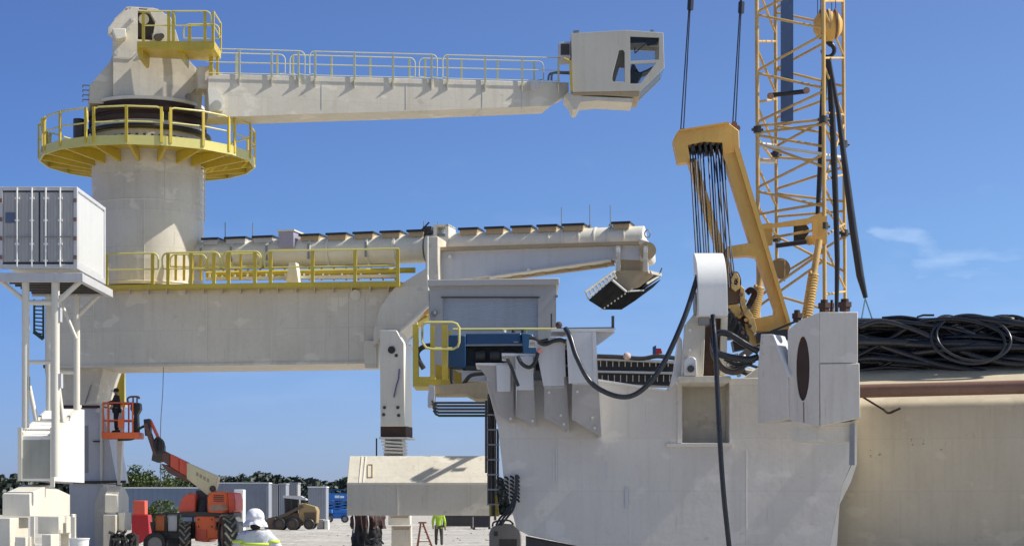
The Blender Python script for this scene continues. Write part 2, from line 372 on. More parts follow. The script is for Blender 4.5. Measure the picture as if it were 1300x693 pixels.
# far woods
def leaves(mb, pts, size, rg, mi=0):
    for c in pts:
        a = Vector((rg.gauss(0, 1), rg.gauss(0, 1), rg.gauss(0, 1))).normalized(); b = a.orthogonal().normalized(); s_ = size * rg.uniform(.6, 1.3)
        d = a.cross(b)
        mb.add([c + b * s_, c + d * s_ * .6, c - b * s_, c - d * s_ * .6], [(0, 1, 2, 3)], mi)
rg = random.Random(11); fw = MB(); pts = []
x = -190
while x < 150:
    h = 9.9 + 1.5 * mn.noise(Vector((x * .05, 0, 0))) * 2 + rg.uniform(-.9, .9); w = rg.uniform(3.5, 7.0); y = 500 + rg.uniform(0, 26)
    for k in range(230):
        t = rg.random(); ww = w * (1 - .75 * t ** 2); a = rg.random() * 2 * pi; rr = ww * sqrt(rg.random())
        pts.append(Vector((x + rr * cos(a), y + rr * sin(a), .3 + (h - .3) * t)))
    x += rg.uniform(.7, 1.7)
leaves(fw, pts, .85, rg)
tag(build(fw, 'distant_woods', LEAFD, auto=0), 'dark band of far pine woods along the horizon', None, kind='stuff')
# nearer trees behind the trailers
def tree(px, py_top, Y, w, label, n=2300, sd=1):
    rg = random.Random(sd); X = X_(px, Y); H = Z_(py_top, Y)
    t = thing('tree', label, 'tree', (X, Y, 0), 'trees behind the trailers')
    b = MB(); limbs = []
    b.tube([(X, Y, 0), (X + .15, Y, H * .3), (X - .1, Y, H * .6), (X, Y, H * .88)], .2, 8, radii=[.26, .2, .13, .04])
    cl = []
    for i in range(15):
        a = rg.random() * 2 * pi; z0 = H * rg.uniform(.15, .75); L = w * rg.uniform(.35, 1.0) * (1.15 - z0 / H)
        e = Vector((X + L * cos(a), Y + L * sin(a), z0 + L * rg.uniform(.3, .9))); 
        b.tube([(X, Y, z0), Vector((X, Y, z0)).lerp(e, .5) + Vector((0, 0, .1)), e], .05, 5, radii=[.08, .05, .02]); cl.append(e)
    cl += [Vector((X, Y, H * .93)), Vector((X + .4, Y, H * .8))]
    build(b, 'trunk', BARK, t)
    pts = []
    for i in range(n):
        c = rg.choice(cl); rad = w * .30
        d = Vector((rg.gauss(0, 1), rg.gauss(0, 1), rg.gauss(0, .8))) * rad * .55
        q = c + d; q.z = max(.4, min(H, q.z)); pts.append(q)
    c = MB(); leaves(c, pts, .17, rg); build(c, 'crown', LEAF, t, auto=0)
tree(172, 590, 230, 2.7, 'darkest and tallest of the small trees beside the white tower leg', sd=2)
tree(190, 597, 236, 2.2, 'lower bushy tree between the tall dark tree and the lift arm', sd=3)
tree(209, 590, 228, 2.0, 'thin wispy tree just under the lift arm', n=1100, sd=4)
tree(228, 594, 232, 2.2, 'loose tree behind the red part of the lift arm', n=1500, sd=5)
def bush(px, py_top, Y, w, label, sd):
    rg = random.Random(sd); X = X_(px, Y); H = Z_(py_top, Y); pts = []
    for i in range(900):
        a = rg.random() * 2 * pi; u = rg.random(); rr = w * sqrt(rg.random()) * sqrt(1 - u * .85); pts.append(Vector((X + rr * cos(a), Y + rr * sin(a), H * u + .05)))
    t = thing('bush', label, 'bush', (X, Y, 0)); c = MB(); leaves(c, pts, .13, rg); build(c, 'foliage', LEAF, t, auto=0)
    b = MB()
    for k in range(5): b.tube([(X, Y, 0), (X + rg.uniform(-.6, .6) * w, Y + rg.uniform(-.4, .4), H * .7)], .03, 5)
    build(b, 'stem', BARK, t)
bush(207, 636, 150, 1.9, 'round green bush in front of the blue grey trailer', 21)
bush(190, 645, 146, 1.2, 'small low bush beside the red cabinet', 22)

# ================================================================== YARD BACKGROUND
def corr_box(px0, px1, py0, Y, depth, m, rm, name, label, cat, group=None, ribs=14):
    x0, x1 = X_(px0, Y), X_(px1, Y); zt = Z_(py0, Y)
    t = thing(name, label, cat, (x0, Y, 0), group)
    b = MB(); b.box(x0, x1, Y, Y + depth, .35, zt - .12); 
    for k in range(ribs):
        xx = x0 + (x1 - x0) * (k + .5) / ribs; b.box(xx - .05, xx + .05, Y - .05, Y - .001, .5, zt - .2)
    build(b, 'body', m, t)
    b = MB(); b.box(x0 - .05, x1 + .05, Y - .09, Y + depth + .05, zt - .12, zt); build(b, 'roof_rail', rm, t)
    b = MB(); b.box(x0, x1, Y - .07, Y + depth, .2, .35); build(b, 'bottom_rail', DARK, t)
    for k in (0.03, .97):
        b = MB(); b.box(x0 + (x1 - x0) * k - .1, x0 + (x1 - x0) * k + .1, Y - .1, Y + .1, 0, .2); build(b, 'foot', DARK, t)
    return t
TRB = mat('trailer_blue_grey', (.17, .22, .30), .5, dirt=.25)
TRG = mat('trailer_grey', (.30, .32, .36), .5, dirt=.3)
corr_box(148, 262, 618, 190, 2.6, TRB, CONTW, 'long_trailer', 'long blue grey trailer with a white roof edge behind the red cabinet', 'trailer')
corr_box(262, 341, 612, 200, 2.6, TRG, CONTW, 'long_trailer', 'grey trailer behind the orange lift counterweight', 'trailer')
corr_box(345, 353, 614, 188, 2.6, CONTG, CONTG, 'storage_container', 'narrow grey container end beside the loader cab', 'container', 'grey containers behind the loader', 4)
corr_box(354, 363, 613, 188, 2.6, TRG, CONTG, 'storage_container', 'pale container end just behind the loader cab roof', 'container', 'grey containers behind the loader', 4)
corr_box(366, 378, 612, 196, 2.6, CONTG, TRG, 'storage_container', 'dull container in shade beyond the loader', 'container', 'grey containers behind the loader', 4)
corr_box(391, 414, 617, 192, 2.6, TRG, CONTW, 'storage_container', 'grey container with pale roof rail beside the blue lifts', 'container', 'grey containers behind the loader', 7)
corr_box(562, 600, 652, 158, 2.4, DARK, CONC, 'flatbed_trailer', 'low dark trailer beyond the lime shirted worker', 'trailer', None, 6)
corr_box(601, 622, 654, 150, 2.2, mat('plum', (.05, .035, .05), .5), DARK, 'skip_bin', 'low dark bin beyond the vertical pipes', 'bin', None, 5)
# white utility panel by the lift
pn = thing('switch_cabinet', 'tall white cabinet standing behind the orange counterweight', 'cabinet', P(303, 690, 95))
b = MB(); b.box(X_(297, 95), X_(309, 95), 95, 95.8, .1, Z_(621, 95)); build(b, 'body', CONTW, pn, .02)
b = MB(); b.box(X_(299, 95), X_(307.5, 95), 94.97, 94.999, .4, Z_(625, 95)); build(b, 'door', CREAM2, pn)
b = MB(); b.box(X_(306, 95), X_(307, 95), 94.9, 94.97, 1.2, 1.5); build(b, 'handle', DARK, pn)

# --- wheels
def wheel(parent, c, r, w, axis=(0, 1, 0), tread=0, rim=STEEL, tm=BLACK, lug=None):
    c = Vector(c); ax = Vector(axis).normalized(); u = ax.orthogonal().normalized(); v = ax.cross(u)
    b = MB(); prof = [(-w / 2, r * .62), (-w / 2, r * .9), (-w * .38, r), (w * .38, r), (w / 2, r * .9), (w / 2, r * .62)]; n = 28
    vs = [c + ax * a + (u * cos(2 * pi * k / n) + v * sin(2 * pi * k / n)) * rr for k in range(n) for a, rr in prof]; m = len(prof)
    b.add(vs, [(k * m + i, ((k + 1) % n) * m + i, ((k + 1) % n) * m + (i + 1) % m, k * m + (i + 1) % m) for k in range(n) for i in range(m)], 0, True)
    b0 = b; b = MB() if lug else b
    for k in range(tread):
        for sgn in (-1, 1):
            a0 = 2 * pi * (k + (.5 if sgn > 0 else 0)) / tread; a1 = a0 + 2 * pi / tread * .9
            p0 = c + ax * (sgn * w * .46) + (u * cos(a0) + v * sin(a0)) * r; p1 = c + (u * cos(a1) + v * sin(a1)) * r * 1.0
            b.bar(p0, p1, r * .10, r * .10, up=(u * cos(a0) + v * sin(a0)))
    bl_ = b; b = b0; o = build(b, 'wheel', tm, parent)
    if lug: build(bl_, 'tread', lug, o)
    b = MB(); b.cyl(c - ax * w * .36, c + ax * w * .36, r * .62, 20); b.cyl(c - ax * w * .44, c + ax * w * .44, r * .22, 12); build(b, 'rim', rim, o)
    return o

# --- compact loader
Y = 148
ld = thing('wheel_loader', 'dusty yellow and brown compact loader with its bucket lowered', 'loader', (X_(372, Y), Y, 0))
DUSTY = mat('dusty_yellow_paint', (.36, .25, .09), .7, dirt=.9, dirtcol=(.26, .2, .12)); DUST = mat('dusty_brown_steel', (.13, .09, .06), .8, dirt=.5)
b = MB(); b.prism([(353, 655), (362, 651), (380, 651), (384, 660), (382, 667), (352, 667)], Y - .7, Y + .9); build(b, 'chassis', DUST, ld)
b = MB(); b.prism([(379, 640), (384, 638), (401, 643), (403, 648), (402, 664), (386, 664), (379, 656)], Y - .8, Y + .9); build(b, 'engine_cover', DUSTY, ld, .06)
b = MB(); b.prism([(386, 650), (401, 650), (401, 662), (387, 662)], Y - .86, Y - .802); build(b, 'rear_grille', DUST, ld)
b = MB(); b.prism([(359, 628.5), (381, 629), (388, 633), (388, 634.5), (359, 631.5)], Y - .75, Y + .85); build(b, 'cab_roof', GREYW, ld)
for x0, x1 in ((361, 362.2), (369, 370), (378.5, 379.7), (386.5, 387.7)):
    b = MB(); b.prism([(x0, 631), (x1, 631), (x1 + .5, 653), (x0 + .5, 653)], Y - .7, Y - .62); b.prism([(x0, 631), (x1, 631), (x1 + .5, 653), (x0 + .5, 653)], Y + .7, Y + .78); build(b, 'cab_pillar', DARK, ld)
b = MB(); b.prism([(362.3, 632), (378.4, 632), (378.4, 652), (362.3, 652)], Y + .2, Y + .3); build(b, 'cab_interior', DARK, ld)
b = MB(); b.prism([(380, 632), (387, 634), (387, 640), (380, 640)], Y - .66, Y - .64); build(b, 'cab_window', GLASS, ld)
for yy_ in (Y - .95, Y + .9):
    b = MB(); b.prism([(384, 640), (386, 643), (362, 655), (352, 660), (350, 657), (360, 652)], yy_, yy_ + .15); build(b, 'lift_arm', DUST, ld)
b = MB(); b.ext([[P(349, 655, Y - .9), P(341, 657, Y - .9), P(334, 663, Y - .9), P(336, 671, Y - .9), P(349, 672, Y - .9), P(350, 671, Y - .9), P(337.5, 670, Y - .9), P(336, 663.5, Y - .9), P(341.5, 658.5, Y - .9), P(349, 656.5, Y - .9)]], (0, 1.9, 0))
b.prism([(349, 655), (341, 657), (334, 663), (336, 671), (349, 672)], Y - .93, Y - .9); b.prism([(349, 655), (341, 657), (334, 663), (336, 671), (349, 672)], Y + 1.0, Y + 1.03)
build(b, 'bucket', DUST, ld)
for px in (356.5, 373, 394):
    for yy_ in (Y - .95, Y + 1.0): wheel(ld, (X_(px, Y), yy_, .48), .48 if px < 390 else .42, .32, rim=DUST)
# concrete blocks by the loader
cb = MB(); Y = 150; cb.box(X_(402.5, Y), X_(411, Y), Y, Y + 1, 0, .85); tag(build(cb, 'concrete_block', CONC, None, .04), 'grey concrete block behind the loader tail', 'block', 'concrete blocks')
cb = MB(); cb.box(X_(412, Y), X_(417, Y), Y - .2, Y + .9, 0, .8); tag(build(cb, 'concrete_block', CONTW, None, .04), 'smaller pale block beside the grey block', 'block', 'concrete blocks')
# blue lifts
def bluelift(px, Y, label, s_=1.0):
    X = X_(px, Y)
    t = thing('scissor_lift', label, 'lift', (X, Y, 0), 'blue lifts in the yard')
    b = MB(); b.box(X - 1.3, X + 1.2, Y - .6, Y + .6, .5, 1.15); b.box(X - .5, X + 1.2, Y - .65, Y + .65, 1.15, 1.6); build(b, 'chassis', BLUEL, t, .05)
    b = MB(); b.box(X - 1.1, X - .55, Y - .62, Y - .6, .6, 1.1); build(b, 'side_panel', DARK, t)
    for k in range(3):
        z0 = 1.55 + k * .35
        for sgn in (-1, 1):
            b = MB(); b.bar((X - 1.1 * sgn, Y - .5 - .04 * sgn, z0), (X + 1.1 * sgn, Y - .5 - .04 * sgn, z0 + .36), .07, .12); build(b, 'scissor_arm', BLUEL, t)
    b = MB(); b.box(X - 1.35, X + 1.3, Y - .75, Y + .75, 2.65, 2.85); b.box(X - 1.35, X + 1.3, Y - .75, Y - .7, 2.85, 3.5); build(b, 'platform', BLUEL, t)
    b = MB(); b.box(X - .3, X + .25, Y - .77, Y - .752, 2.95, 3.25); b.box(X + .32, X + .8, Y - .77, Y - .752, 2.95, 3.2); build(b, 'pale_panel', CONTW, t)
    b = MB()
    for xx in (X - 1.3, X - .4, X + .4, X + 1.25): b.bar((xx, Y - .72, 2.85), (xx, Y - .72, 3.95), .05)
    b.bar((X - 1.3, Y - .72, 3.95), (X + 1.25, Y - .72, 3.95), .05); build(b, 'guard_rail', BLUEL, t)
    for xx in (X - .95, X + .9): wheel(t, (xx, Y - .75, .45), .45, .3)
    return t
bluelift(429, 226, 'bright blue scissor lift nearest the big cream counterweight box')
bluelift(410, 240, 'darker blue lift half hidden beyond the concrete blocks')

# --- red cabinet
Y = 84; rc = thing('red_cabinet', 'tall stepped red cabinet standing beside the white tower leg', 'cabinet', (X_(180, Y), Y, 0))
b = MB(); b.prism([(167, 653), (188, 653), (190, 683), (172, 690), (167, 690)], Y, Y + .8); build(b, 'lower_cabinet', RED, rc, .02)
b = MB(); b.prism([(169, 635), (184, 635), (184, 652.8), (169, 652.8)], Y + .05, Y + .7); build(b, 'upper_cabinet', REDP, rc, .02)

# --- boom lift
Y = 69
bl = thing('boom_lift', 'orange boom lift with its arm raised towards the white tower leg', 'lift', (X_(250, Y), Y, 0))
b = MB(); b.prism([(190, 662), (300, 662), (300, 676), (240, 684), (194, 684)], Y - .6, Y + 1.2); build(b, 'chassis', DARK, bl, .03)
b = MB(); b.prism([(248, 655), (273, 655), (274, 672), (288, 666), (290, 684), (266, 684), (264, 688), (247, 686)], Y - .95, Y + .9); build(b, 'axle_housing', ORANGE, bl, .05)
b = MB(); b.prism([(249, 672), (262, 672), (262, 684), (249, 684)], Y - 1.0, Y - .953); build(b, 'access_panel', REDP, bl, .01)
for k in range(2):
    b = MB(); b.prism([(197 + 16 * k, 653), (209 + 16 * k, 653), (209 + 16 * k, 674), (197 + 16 * k, 674)], Y - .7, Y - .3); build(b, 'battery_box', [mat('amber_plastic', (.5, .13, .03), .4), GREYW][k], bl, .03)
b = MB(); b.prism([(230, 649), (297, 650), (297, 656), (230, 656)], Y - .9, Y + 1.1); build(b, 'turntable', DARK, bl, .03)
dpts = [(227, 651), (227, 643), (229.5, 635), (234, 629), (240, 625.5), (248, 626), (248, 651)]
b = MB(); b.prism(dpts, Y - .75, Y + .9); build(b, 'rounded_cowl', REDP, bl, .05)
b = MB(); b.prism([(263, 650), (263, 631), (267, 624), (288, 623.5), (290, 634), (290, 648), (286, 651)], Y - 1.0, Y + .9); build(b, 'counterweight', ORANGE, bl, .08)
b = MB(); b.prism([(289, 624), (297, 625), (299, 634), (299, 648), (293, 651), (290, 650)], Y - .98, Y + .9); build(b, 'counterweight_end', REDP, bl, .05)
b = MB(); b.prism([(249, 622), (262, 622), (262, 650), (249, 650)], Y - .2, Y + .5); build(b, 'tower_link', DARK, bl)
for k in range(6):
    b = MB(); b.bar(P(252 + k * 1.6, 634, Y - .5), P(250 + k * 2.0, 650, Y - .6), .05, .05); build(b, 'hydraulic_hose', BLACK, bl)
b = MB(); b.bar(P(194, 652, Y - .75), P(247, 651, Y - .75), .06, .06); build(b, 'frame_rail', BLACK, bl)
for px in (195, 211, 227, 245):
    b = MB(); b.bar(P(px, 652, Y - .75), P(px, 680, Y - .75), .06, .06); build(b, 'frame_post', BLACK, bl)
b = MB(); b.prism([(266, 640), (287, 640), (288, 647), (266, 648)], Y - 1.03, Y - 1.001); build(b, 'warning_label', mat('rubbed_label', (.35, .16, .10), .6, dirt=.8, dirtcol=(.5, .45, .4), scale=6), bl)
for k in range(4):
    b = MB(); b.prism([(271, 628 + k * 2.4), (284, 628 + k * 2.4), (284, 629 + k * 2.4), (271, 629 + k * 2.4)], Y - 1.02, Y - 1.001); build(b, 'vent', DARK, bl)
for px, py in ((252, 659), (269, 659), (252, 668), (269, 668)):
    b = MB(); b.cyl(P(px, py, Y - 1.0), P(px, py, Y - .95), .03, 8); build(b, 'bolt', DARK, bl)
b = MB(); b.prism([(274, 668), (286, 667), (287, 671), (275, 672)], Y - 1.0, Y - .953); build(b, 'steering_slot', BLACK, bl)
b = MB(); b.cyl(P(270, 620, Y - .34), P(270, 620, Y + .34), .12, 14); build(b, 'boom_pin', DARK, bl)
def boomseg(name, pts, hw, m, par=None, bev=.02):
    b = MB(); b.prism(pts, Y - hw, Y + hw); return build(b, name, m, par or bl, bev)
bm1 = boomseg('boom', [(237, 587), (277, 604.5), (273, 622), (263, 628), (237, 607)], .30, mat('pale_yellow_paint', (.74, .67, .42), .45))
MK = mat('faded_marking', (.42, .36, .25), .6)
b = MB()
for k in range(4):
    px = 249 + k * 4.6; py = 598.5 + k * 2.6; b.prism([(px, py), (px + 3, py + 1.6), (px + 2.6, py + 6), (px - .4, py + 4.4)], Y - .312, Y - .3)
build(b, 'side_marking', MK, bm1)
boomseg('boom_section', [(227.5, 581.5), (238.5, 587), (238.5, 605), (227.5, 599)], .25, REDP)
boomseg('boom_section', [(216, 576), (227, 581.3), (227, 598.5), (216, 592)], .25, REDP)
boomseg('boom_section', [(206, 571), (215.7, 576), (215.7, 591.5), (206, 585)], .21, BROWNP)
boomseg('boom_tray', [(204, 588), (212, 590), (240, 606), (248, 615), (240, 612), (228, 607), (214, 600)], .22, BROWNP)
boomseg('knuckle', [(196, 560), (203, 556), (208, 566), (208, 585), (200, 587), (192, 584)], .2, DARK)
for dy in (-.2, .12):
    b = MB(); b.bar((X_(186, Y), Y + dy, Z_(538, Y)), (X_(199, Y), Y + dy, Z_(578, Y)), .08, .14); build(b, 'jib', BROWNP, bl)
b = MB(); b.bar(P(191, 534, Y), P(206, 566, Y), .16, .10); build(b, 'jib', REDP, bl)
boomseg('jib_head', [(182, 532), (190, 531), (191, 552), (184, 553)], .18, BLACK)
b = MB(); b.tube(curve([P(199, 572, Y - .3), P(196, 563, Y - .35), P(200, 556, Y - .3), P(207, 562, Y - .3), P(206, 574, Y - .3)], 6), .06, 8); build(b, 'hose', BLACK, bl)
b = MB(); b.tube(curve([P(182, 541, Y - .1), P(176, 545, Y - .3), P(170, 556, Y - .2), P(150, 558, Y - .1)], 6), .05, 8); build(b, 'hose', GREEN, bl)
# basket
b = MB(); b.box(X_(133, Y), X_(180, Y), Y - .55, Y + .45, Z_(557, Y), Z_(549, Y)); bk = build(b, 'basket_floor', ORANGE, bl, .02)
ztop = Z_(512, Y); zm = Z_(534, Y); zf = Z_(549, Y); xa, xb = X_(135, Y), X_(172, Y)
for yy_ in (Y - .52, Y + .42):
    for xx in (xa, X_(141, Y), X_(160.5, Y), xb):
        if yy_ > Y and xx not in (xa, xb, X_(160.5, Y)): continue
        b = MB(); b.bar((xx, yy_, zf), (xx, yy_, ztop), .055); build(b, 'basket_post', ORANGE, bk)
b = MB()
for z_ in (ztop, zm):
    b.bar((xa, Y - .52, z_), (xb, Y - .52, z_), .05); b.bar((xa, Y + .42, z_), (xb, Y + .42, z_), .05); b.bar((xa, Y - .52, z_), (xa, Y + .42, z_), .05); b.bar((xb, Y - .52, z_), (xb, Y + .42, z_), .05)
build(b, 'basket_rail', REDP, bk)
b = MB(); b.box(X_(154, Y), X_(162, Y), Y - .6, Y - .54, Z_(543, Y), Z_(532, Y)); build(b, 'sign_plate', ORANGE, bk)
b = MB(); b.prism([(166, 511), (177, 511), (178, 519), (174, 526), (175, 548), (168, 548), (170, 527), (165, 519)], Y - .35, Y + .1); build(b, 'control_console', BLACK, bk, .03)
b = MB(); b.tube(curve([P(163, 512, Y - .4), P(162, 506, Y - .4), P(166, 503.5, Y - .4), P(175, 503.5, Y - .4), P(177, 506, Y - .4)], 5), .035, 8); b.bar(P(169, 504, Y - .4), P(169, 512, Y - .4), .05); b.bar(P(174, 504, Y - .4), P(174, 512, Y - .4), .05); build(b, 'console_guard', BROWNP, bk)
wheel(bl, (X_(204, Y), Y - 1.0, .42), .42, .34)
wheel(bl, (X_(212, Y), Y + 1.1, .42), .42, .34)
wheel(bl, (X_(240.5, Y), Y - .9, .62), .60, .42, axis=(1, .15, 0), tread=14, lug=mat('dusty_rubber', (.20, .19, .15), .9))
wheel(bl, (X_(297, Y), Y - 1.5, .74), .72, .50, axis=(1, .35, 0), tread=14, tm=BLACK, lug=mat('dusty_rubber', (.20, .19, .15), .9))

# ================================================================== TOWER LEG (blocks, column)
def yzprism(mb, x0, x1, prof, mi=0):
    return mb.ext([[Vector((x0, y, z)) for y, z in prof]], (x1 - x0, 0, 0), mi)
def facebox(name, label, px0, px1, pxr, py0, py1, Y, m, prof=None, group='cream ballast blocks', par=None, seam=True):
    """box whose front face spans px0..px1 and whose sunlit right side recedes to pxr"""
    x0, x1 = X_(px0, Y), X_(px1, Y); Ye = x1 / ((pxr - 650) / F)
    z0, z1 = Z_(py1, Y), Z_(py0, Y)
    t = thing(name, label, 'block', (x0, Y, z0), group)
    b = MB()
    if prof: yzprism(b, x0, x1, [(Y + (Ye - Y) * u, z0 + w) for u, w in prof])
    else: b.box(x0, x1, Y, Ye, z0, z1)
    build(b, 'shell', m, t, .02)
    return t, x0, x1, Y, Ye, z0, z1
# upper white ballast box
Y = 62; x0, x1 = X_(27, Y), X_(67, Y); Ye = 66.6
ub = thing('ballast_box', 'large white box with sloping top under the container stand legs', 'ballast box', (x0, Y, 2.6))
b = MB(); yzprism(b, x0, x1, [(Y, 2.6), (Ye, 2.6), (Ye, 5.17), (Ye - .6, 5.17), (Y, 4.08)]); build(b, 'shell', CONTW, ub, .015)
b = MB(); b.box(x0 + .06, x1 - .06, Y - .012, Y - .001, 2.68, 3.95); build(b, 'shaded_front', mat('front_shade_grey', (.36, .37, .33), .5), ub)  # grey sheet puts the shade of the front face into colour
for xx in (x0 - .03, x1):
    b = MB(); b.bar((xx, Y - .04, 2.4 if xx > x0 else 2.6), (xx, Y - .04, 4.35), .13, .1); build(b, 'corner_post', CREAM2, ub)
for k, (xx) in enumerate((x0 + .03, x1 - .03)):
    b = MB(); b.bar((xx, Y, 4.16), (xx, Ye - .5, 5.27), .09, .09); build(b, 'edge_rail', CREAM2, ub)
b = MB(); b.bar((x0, Y + .25, 4.28), (x1, Y + .25, 4.28), .06, .06); b.bar((x0, Y + 1.5, 4.62), (x1, Y + 1.5, 4.62), .06, .06); build(b, 'cross_rail', CREAM2, ub)
facebox('ballast_block', 'cream block with peaked top directly under the large white box', 3, 38, 89, 627, 655, 60, CREAM2, [(0, 0), (1, 0), (1, .72), (.62, .93), (.5, 1.02), (.46, 1.02), (0, .72)])
facebox('ballast_block', 'grey fronted block at the foot of the tower, under the peaked block', -14, 13, 36, 657, 700, 59, CREAM2)
facebox('ballast_block', 'cream block with a shaded front, right of the grey fronted one', 48, 75, 90, 655, 677, 59.5, CREAM2)
facebox('ballast_block', 'small low block in front of the grey fronted one', 19, 33, 43, 681, 702, 58, CREAM2)
facebox('ballast_block', 'narrow block with a dark front below the shaded cream block', 53, 65, 76, 678, 702, 58.5, CREAM2)
facebox('ballast_block', 'pale block beside the white bucket', 77, 88, 97, 676, 702, 61, CREAM2)
facebox('ballast_block', 'slim upright block leaning by the shaded cream block', 90, 93, 97, 652, 680, 60, CREAM2)
for px, py0, py1, Y in ((41.5, 655, 693, 58.7), (93, 656, 690, 59.6)):
    b = MB(); b.bar(P(px, py0, Y), P(px, py1, Y), .12, .1); tag(build(b, 'steel_post', CREAM2, None), 'cream post between ballast blocks near pixel foot of the tower' if 0 else ('cream post between the peaked block and the low block' if px < 60 else 'cream post beside the slim upright block'), 'post')
bu = thing('bucket', 'white plastic bucket standing by the tower foot', 'bucket', P(100.5, 700, 57.5))
b = MB(); b.cyl(P(100.5, 702, 57.5), P(100.5, 684, 57.5), .27, 24, 0, .30); build(b, 'shell', CONTW, bu)
b = MB(); b.cyl(P(100.5, 684, 57.5), P(100.5, 682.5, 57.5), .32, 24); build(b, 'lid', CONTW, bu)

# steel column below the beam
cl = thing('support_column', 'grey steel column tapering down from the beam to the ballast', 'column', (X_(110, 70), 70, 0))
Yc = 70.4
def frustum(mb, r0, z0, r1, z1):   # r = x0,x1,y0,y1
    v = [(r0[0], r0[2], z0), (r0[1], r0[2], z0), (r0[1], r0[3], z0), (r0[0], r0[3], z0), (r1[0], r1[2], z1), (r1[1], r1[2], z1), (r1[1], r1[3], z1), (r1[0], r1[3], z1)]
    mb.add(v, [(3, 2, 1, 0), (4, 5, 6, 7), (0, 1, 5, 4), (1, 2, 6, 5), (2, 3, 7, 6), (3, 0, 4, 7)])
b = MB(); frustum(b, (X_(64, Yc), X_(121, Yc), Yc, Yc + 2.4), Z_(516, Yc), (X_(58, Yc), X_(133, Yc), Yc - .2, Yc + 3), Z_(466, Yc)); build(b, 'head', CREAM, cl)
b = MB(); b.box(X_(57, Yc), X_(131, Yc), Yc - .26, Yc + 2.9, Z_(467.5, Yc), Z_(463.5, Yc)); b.box(X_(62, Yc), X_(128, Yc), Yc - .06, Yc + 2.45, Z_(518, Yc), Z_(514.5, Yc)); build(b, 'flange', RUSTD, cl)
b = MB(); b.prism([(70, 518), (128, 518), (131, 613), (70, 613)], Yc, Yc + 2.2); build(b, 'shaft', GREYW, cl)
b = MB(); frustum(b, (X_(130.5, Yc), X_(149.5, Yc), Yc - .1, Yc + 2.0), Z_(612, Yc), (X_(129, Yc), X_(131.5, Yc), Yc - .1, Yc + 2), Z_(517, Yc)); build(b, 'gusset', GREYW, cl)
b = MB(); b.bar(P(128.8, 512, Yc - .15), P(128.8, 690, Yc - .15), .09, .09); b.sphere(P(125, 521, Yc - .2), .1); build(b, 'drain_pipe', CREAM2, cl)
b = MB(); b.box(X_(106, Yc), X_(112, Yc), Yc - .02, Yc, Z_(600, Yc), Z_(540, Yc)); b.bar(P(116, 488, Yc - .1), P(108, 512, Yc - .1), .07, .03); build(b, 'patch_plate', DARK if 0 else STEEL, cl)
b = MB(); b.prism([(88, 614), (131, 614), (131, 700), (88, 700)], Yc - .3, Yc + 2.0); build(b, 'pedestal', GREYW, cl)
b = MB(); b.prism([(128, 618), (136, 618), (136, 700), (120, 700), (120, 640)], Yc - .5, Yc - .31)
b.prism([(131, 652), (150, 652), (150, 662), (131, 662)], Yc - .6, Yc - .1); build(b, 'bracket', CREAM, cl)
b = MB(); b.tube([P(93, 612, Yc - .4), P(160, 611, Yc - .4)], .05); b.tube([P(118, 560, Yc - .1), P(131, 560, Yc - .1)], .03); build(b, 'cross_pipe', DARK, cl)
# pale prop that leans under the basket
b = MB(); frustum(b, (X_(149, 69.9), X_(152.5, 69.9), 69.9, 70.25), Z_(615, 69.9), (X_(147, 69.9), X_(156.5, 69.9), 69.9, 70.25), Z_(520, 69.9)); tag(build(b, 'slanted_prop', CREAM2, None), 'narrow cream prop tapering down behind the lift basket', 'prop')
Y = 67.3
facebox('ballast_block', 'peaked block with a bright side under the narrow cream prop', 133, 149, 163.5, 627, 650, Y, CREAM2, [(0, 0), (1, 0), (1, .55), (.7, .85), (.35, .95), (0, .62)])
facebox('ballast_block', 'small cream block below the narrow prop, beside the red cabinet', 150, 158, 167, 650, 673, Y, CREAM2)
facebox('ballast_block', 'grey block in shade low down between column and red cabinet', 131, 147, 156, 653, 700, 67, CREAM)
mc = thing('hose_manifold', 'dark tangle of valves and hoses at the foot of the column', 'manifold', P(155, 700, 66))
rg = random.Random(5)
for k in range(9):
    b = MB(); px = 140 + k * 3.4; b.tube(curve([P(px, 700, 66), P(px + rg.uniform(-2, 2), 690, 65.9), P(px + rg.uniform(-4, 4), 680, 66.1), P(px + rg.uniform(-5, 5), 672 + rg.uniform(0, 6), 66)], 5), .055, 7); build(b, 'hose', BLACK, mc)
b = MB(); b.box(X_(140, 66), X_(172, 66), 66.15, 66.6, Z_(693, 66), Z_(679, 66)); build(b, 'valve_block', DARK, mc)
for k in range(4):
    b = MB(); b.cyl(P(144 + k * 8, 684, 66.1), P(144 + k * 8, 684, 65.8), .05, 10); build(b, 'valve', DARK, mc)

# yellow stair behind the column
sr = thing('access_stair', 'yellow stair with green treads behind the column head', 'stair', P(140, 520, 76))
Y = 76
for k in range(7):
    b = MB(); py = 472 + k * 7.2; b.box(X_(132 - k * .6, Y), X_(149, Y), Y, Y + .8, Z_(py + 1.6, Y), Z_(py, Y)); build(b, 'tread', GREEN, sr)
b = MB(); b.bar(P(149, 462, Y), P(152, 520, Y), .14, .1); b.bar(P(154, 474, Y - .3), P(155, 516, Y - .3), .28, .12); build(b, 'stringer', YEL, sr)
b = MB(); b.box(X_(126, Y), X_(156, Y), Y - .4, Y + .9, Z_(516, Y), Z_(511, Y)); build(b, 'landing', TAN, sr)
b = MB(); b.tube([P(144, 466, Y - .4), P(147, 512, Y - .4)], .03); b.tube([P(158, 480, Y - .4), P(158, 512, Y - .4)], .03); build(b, 'handrail', YELL, sr)
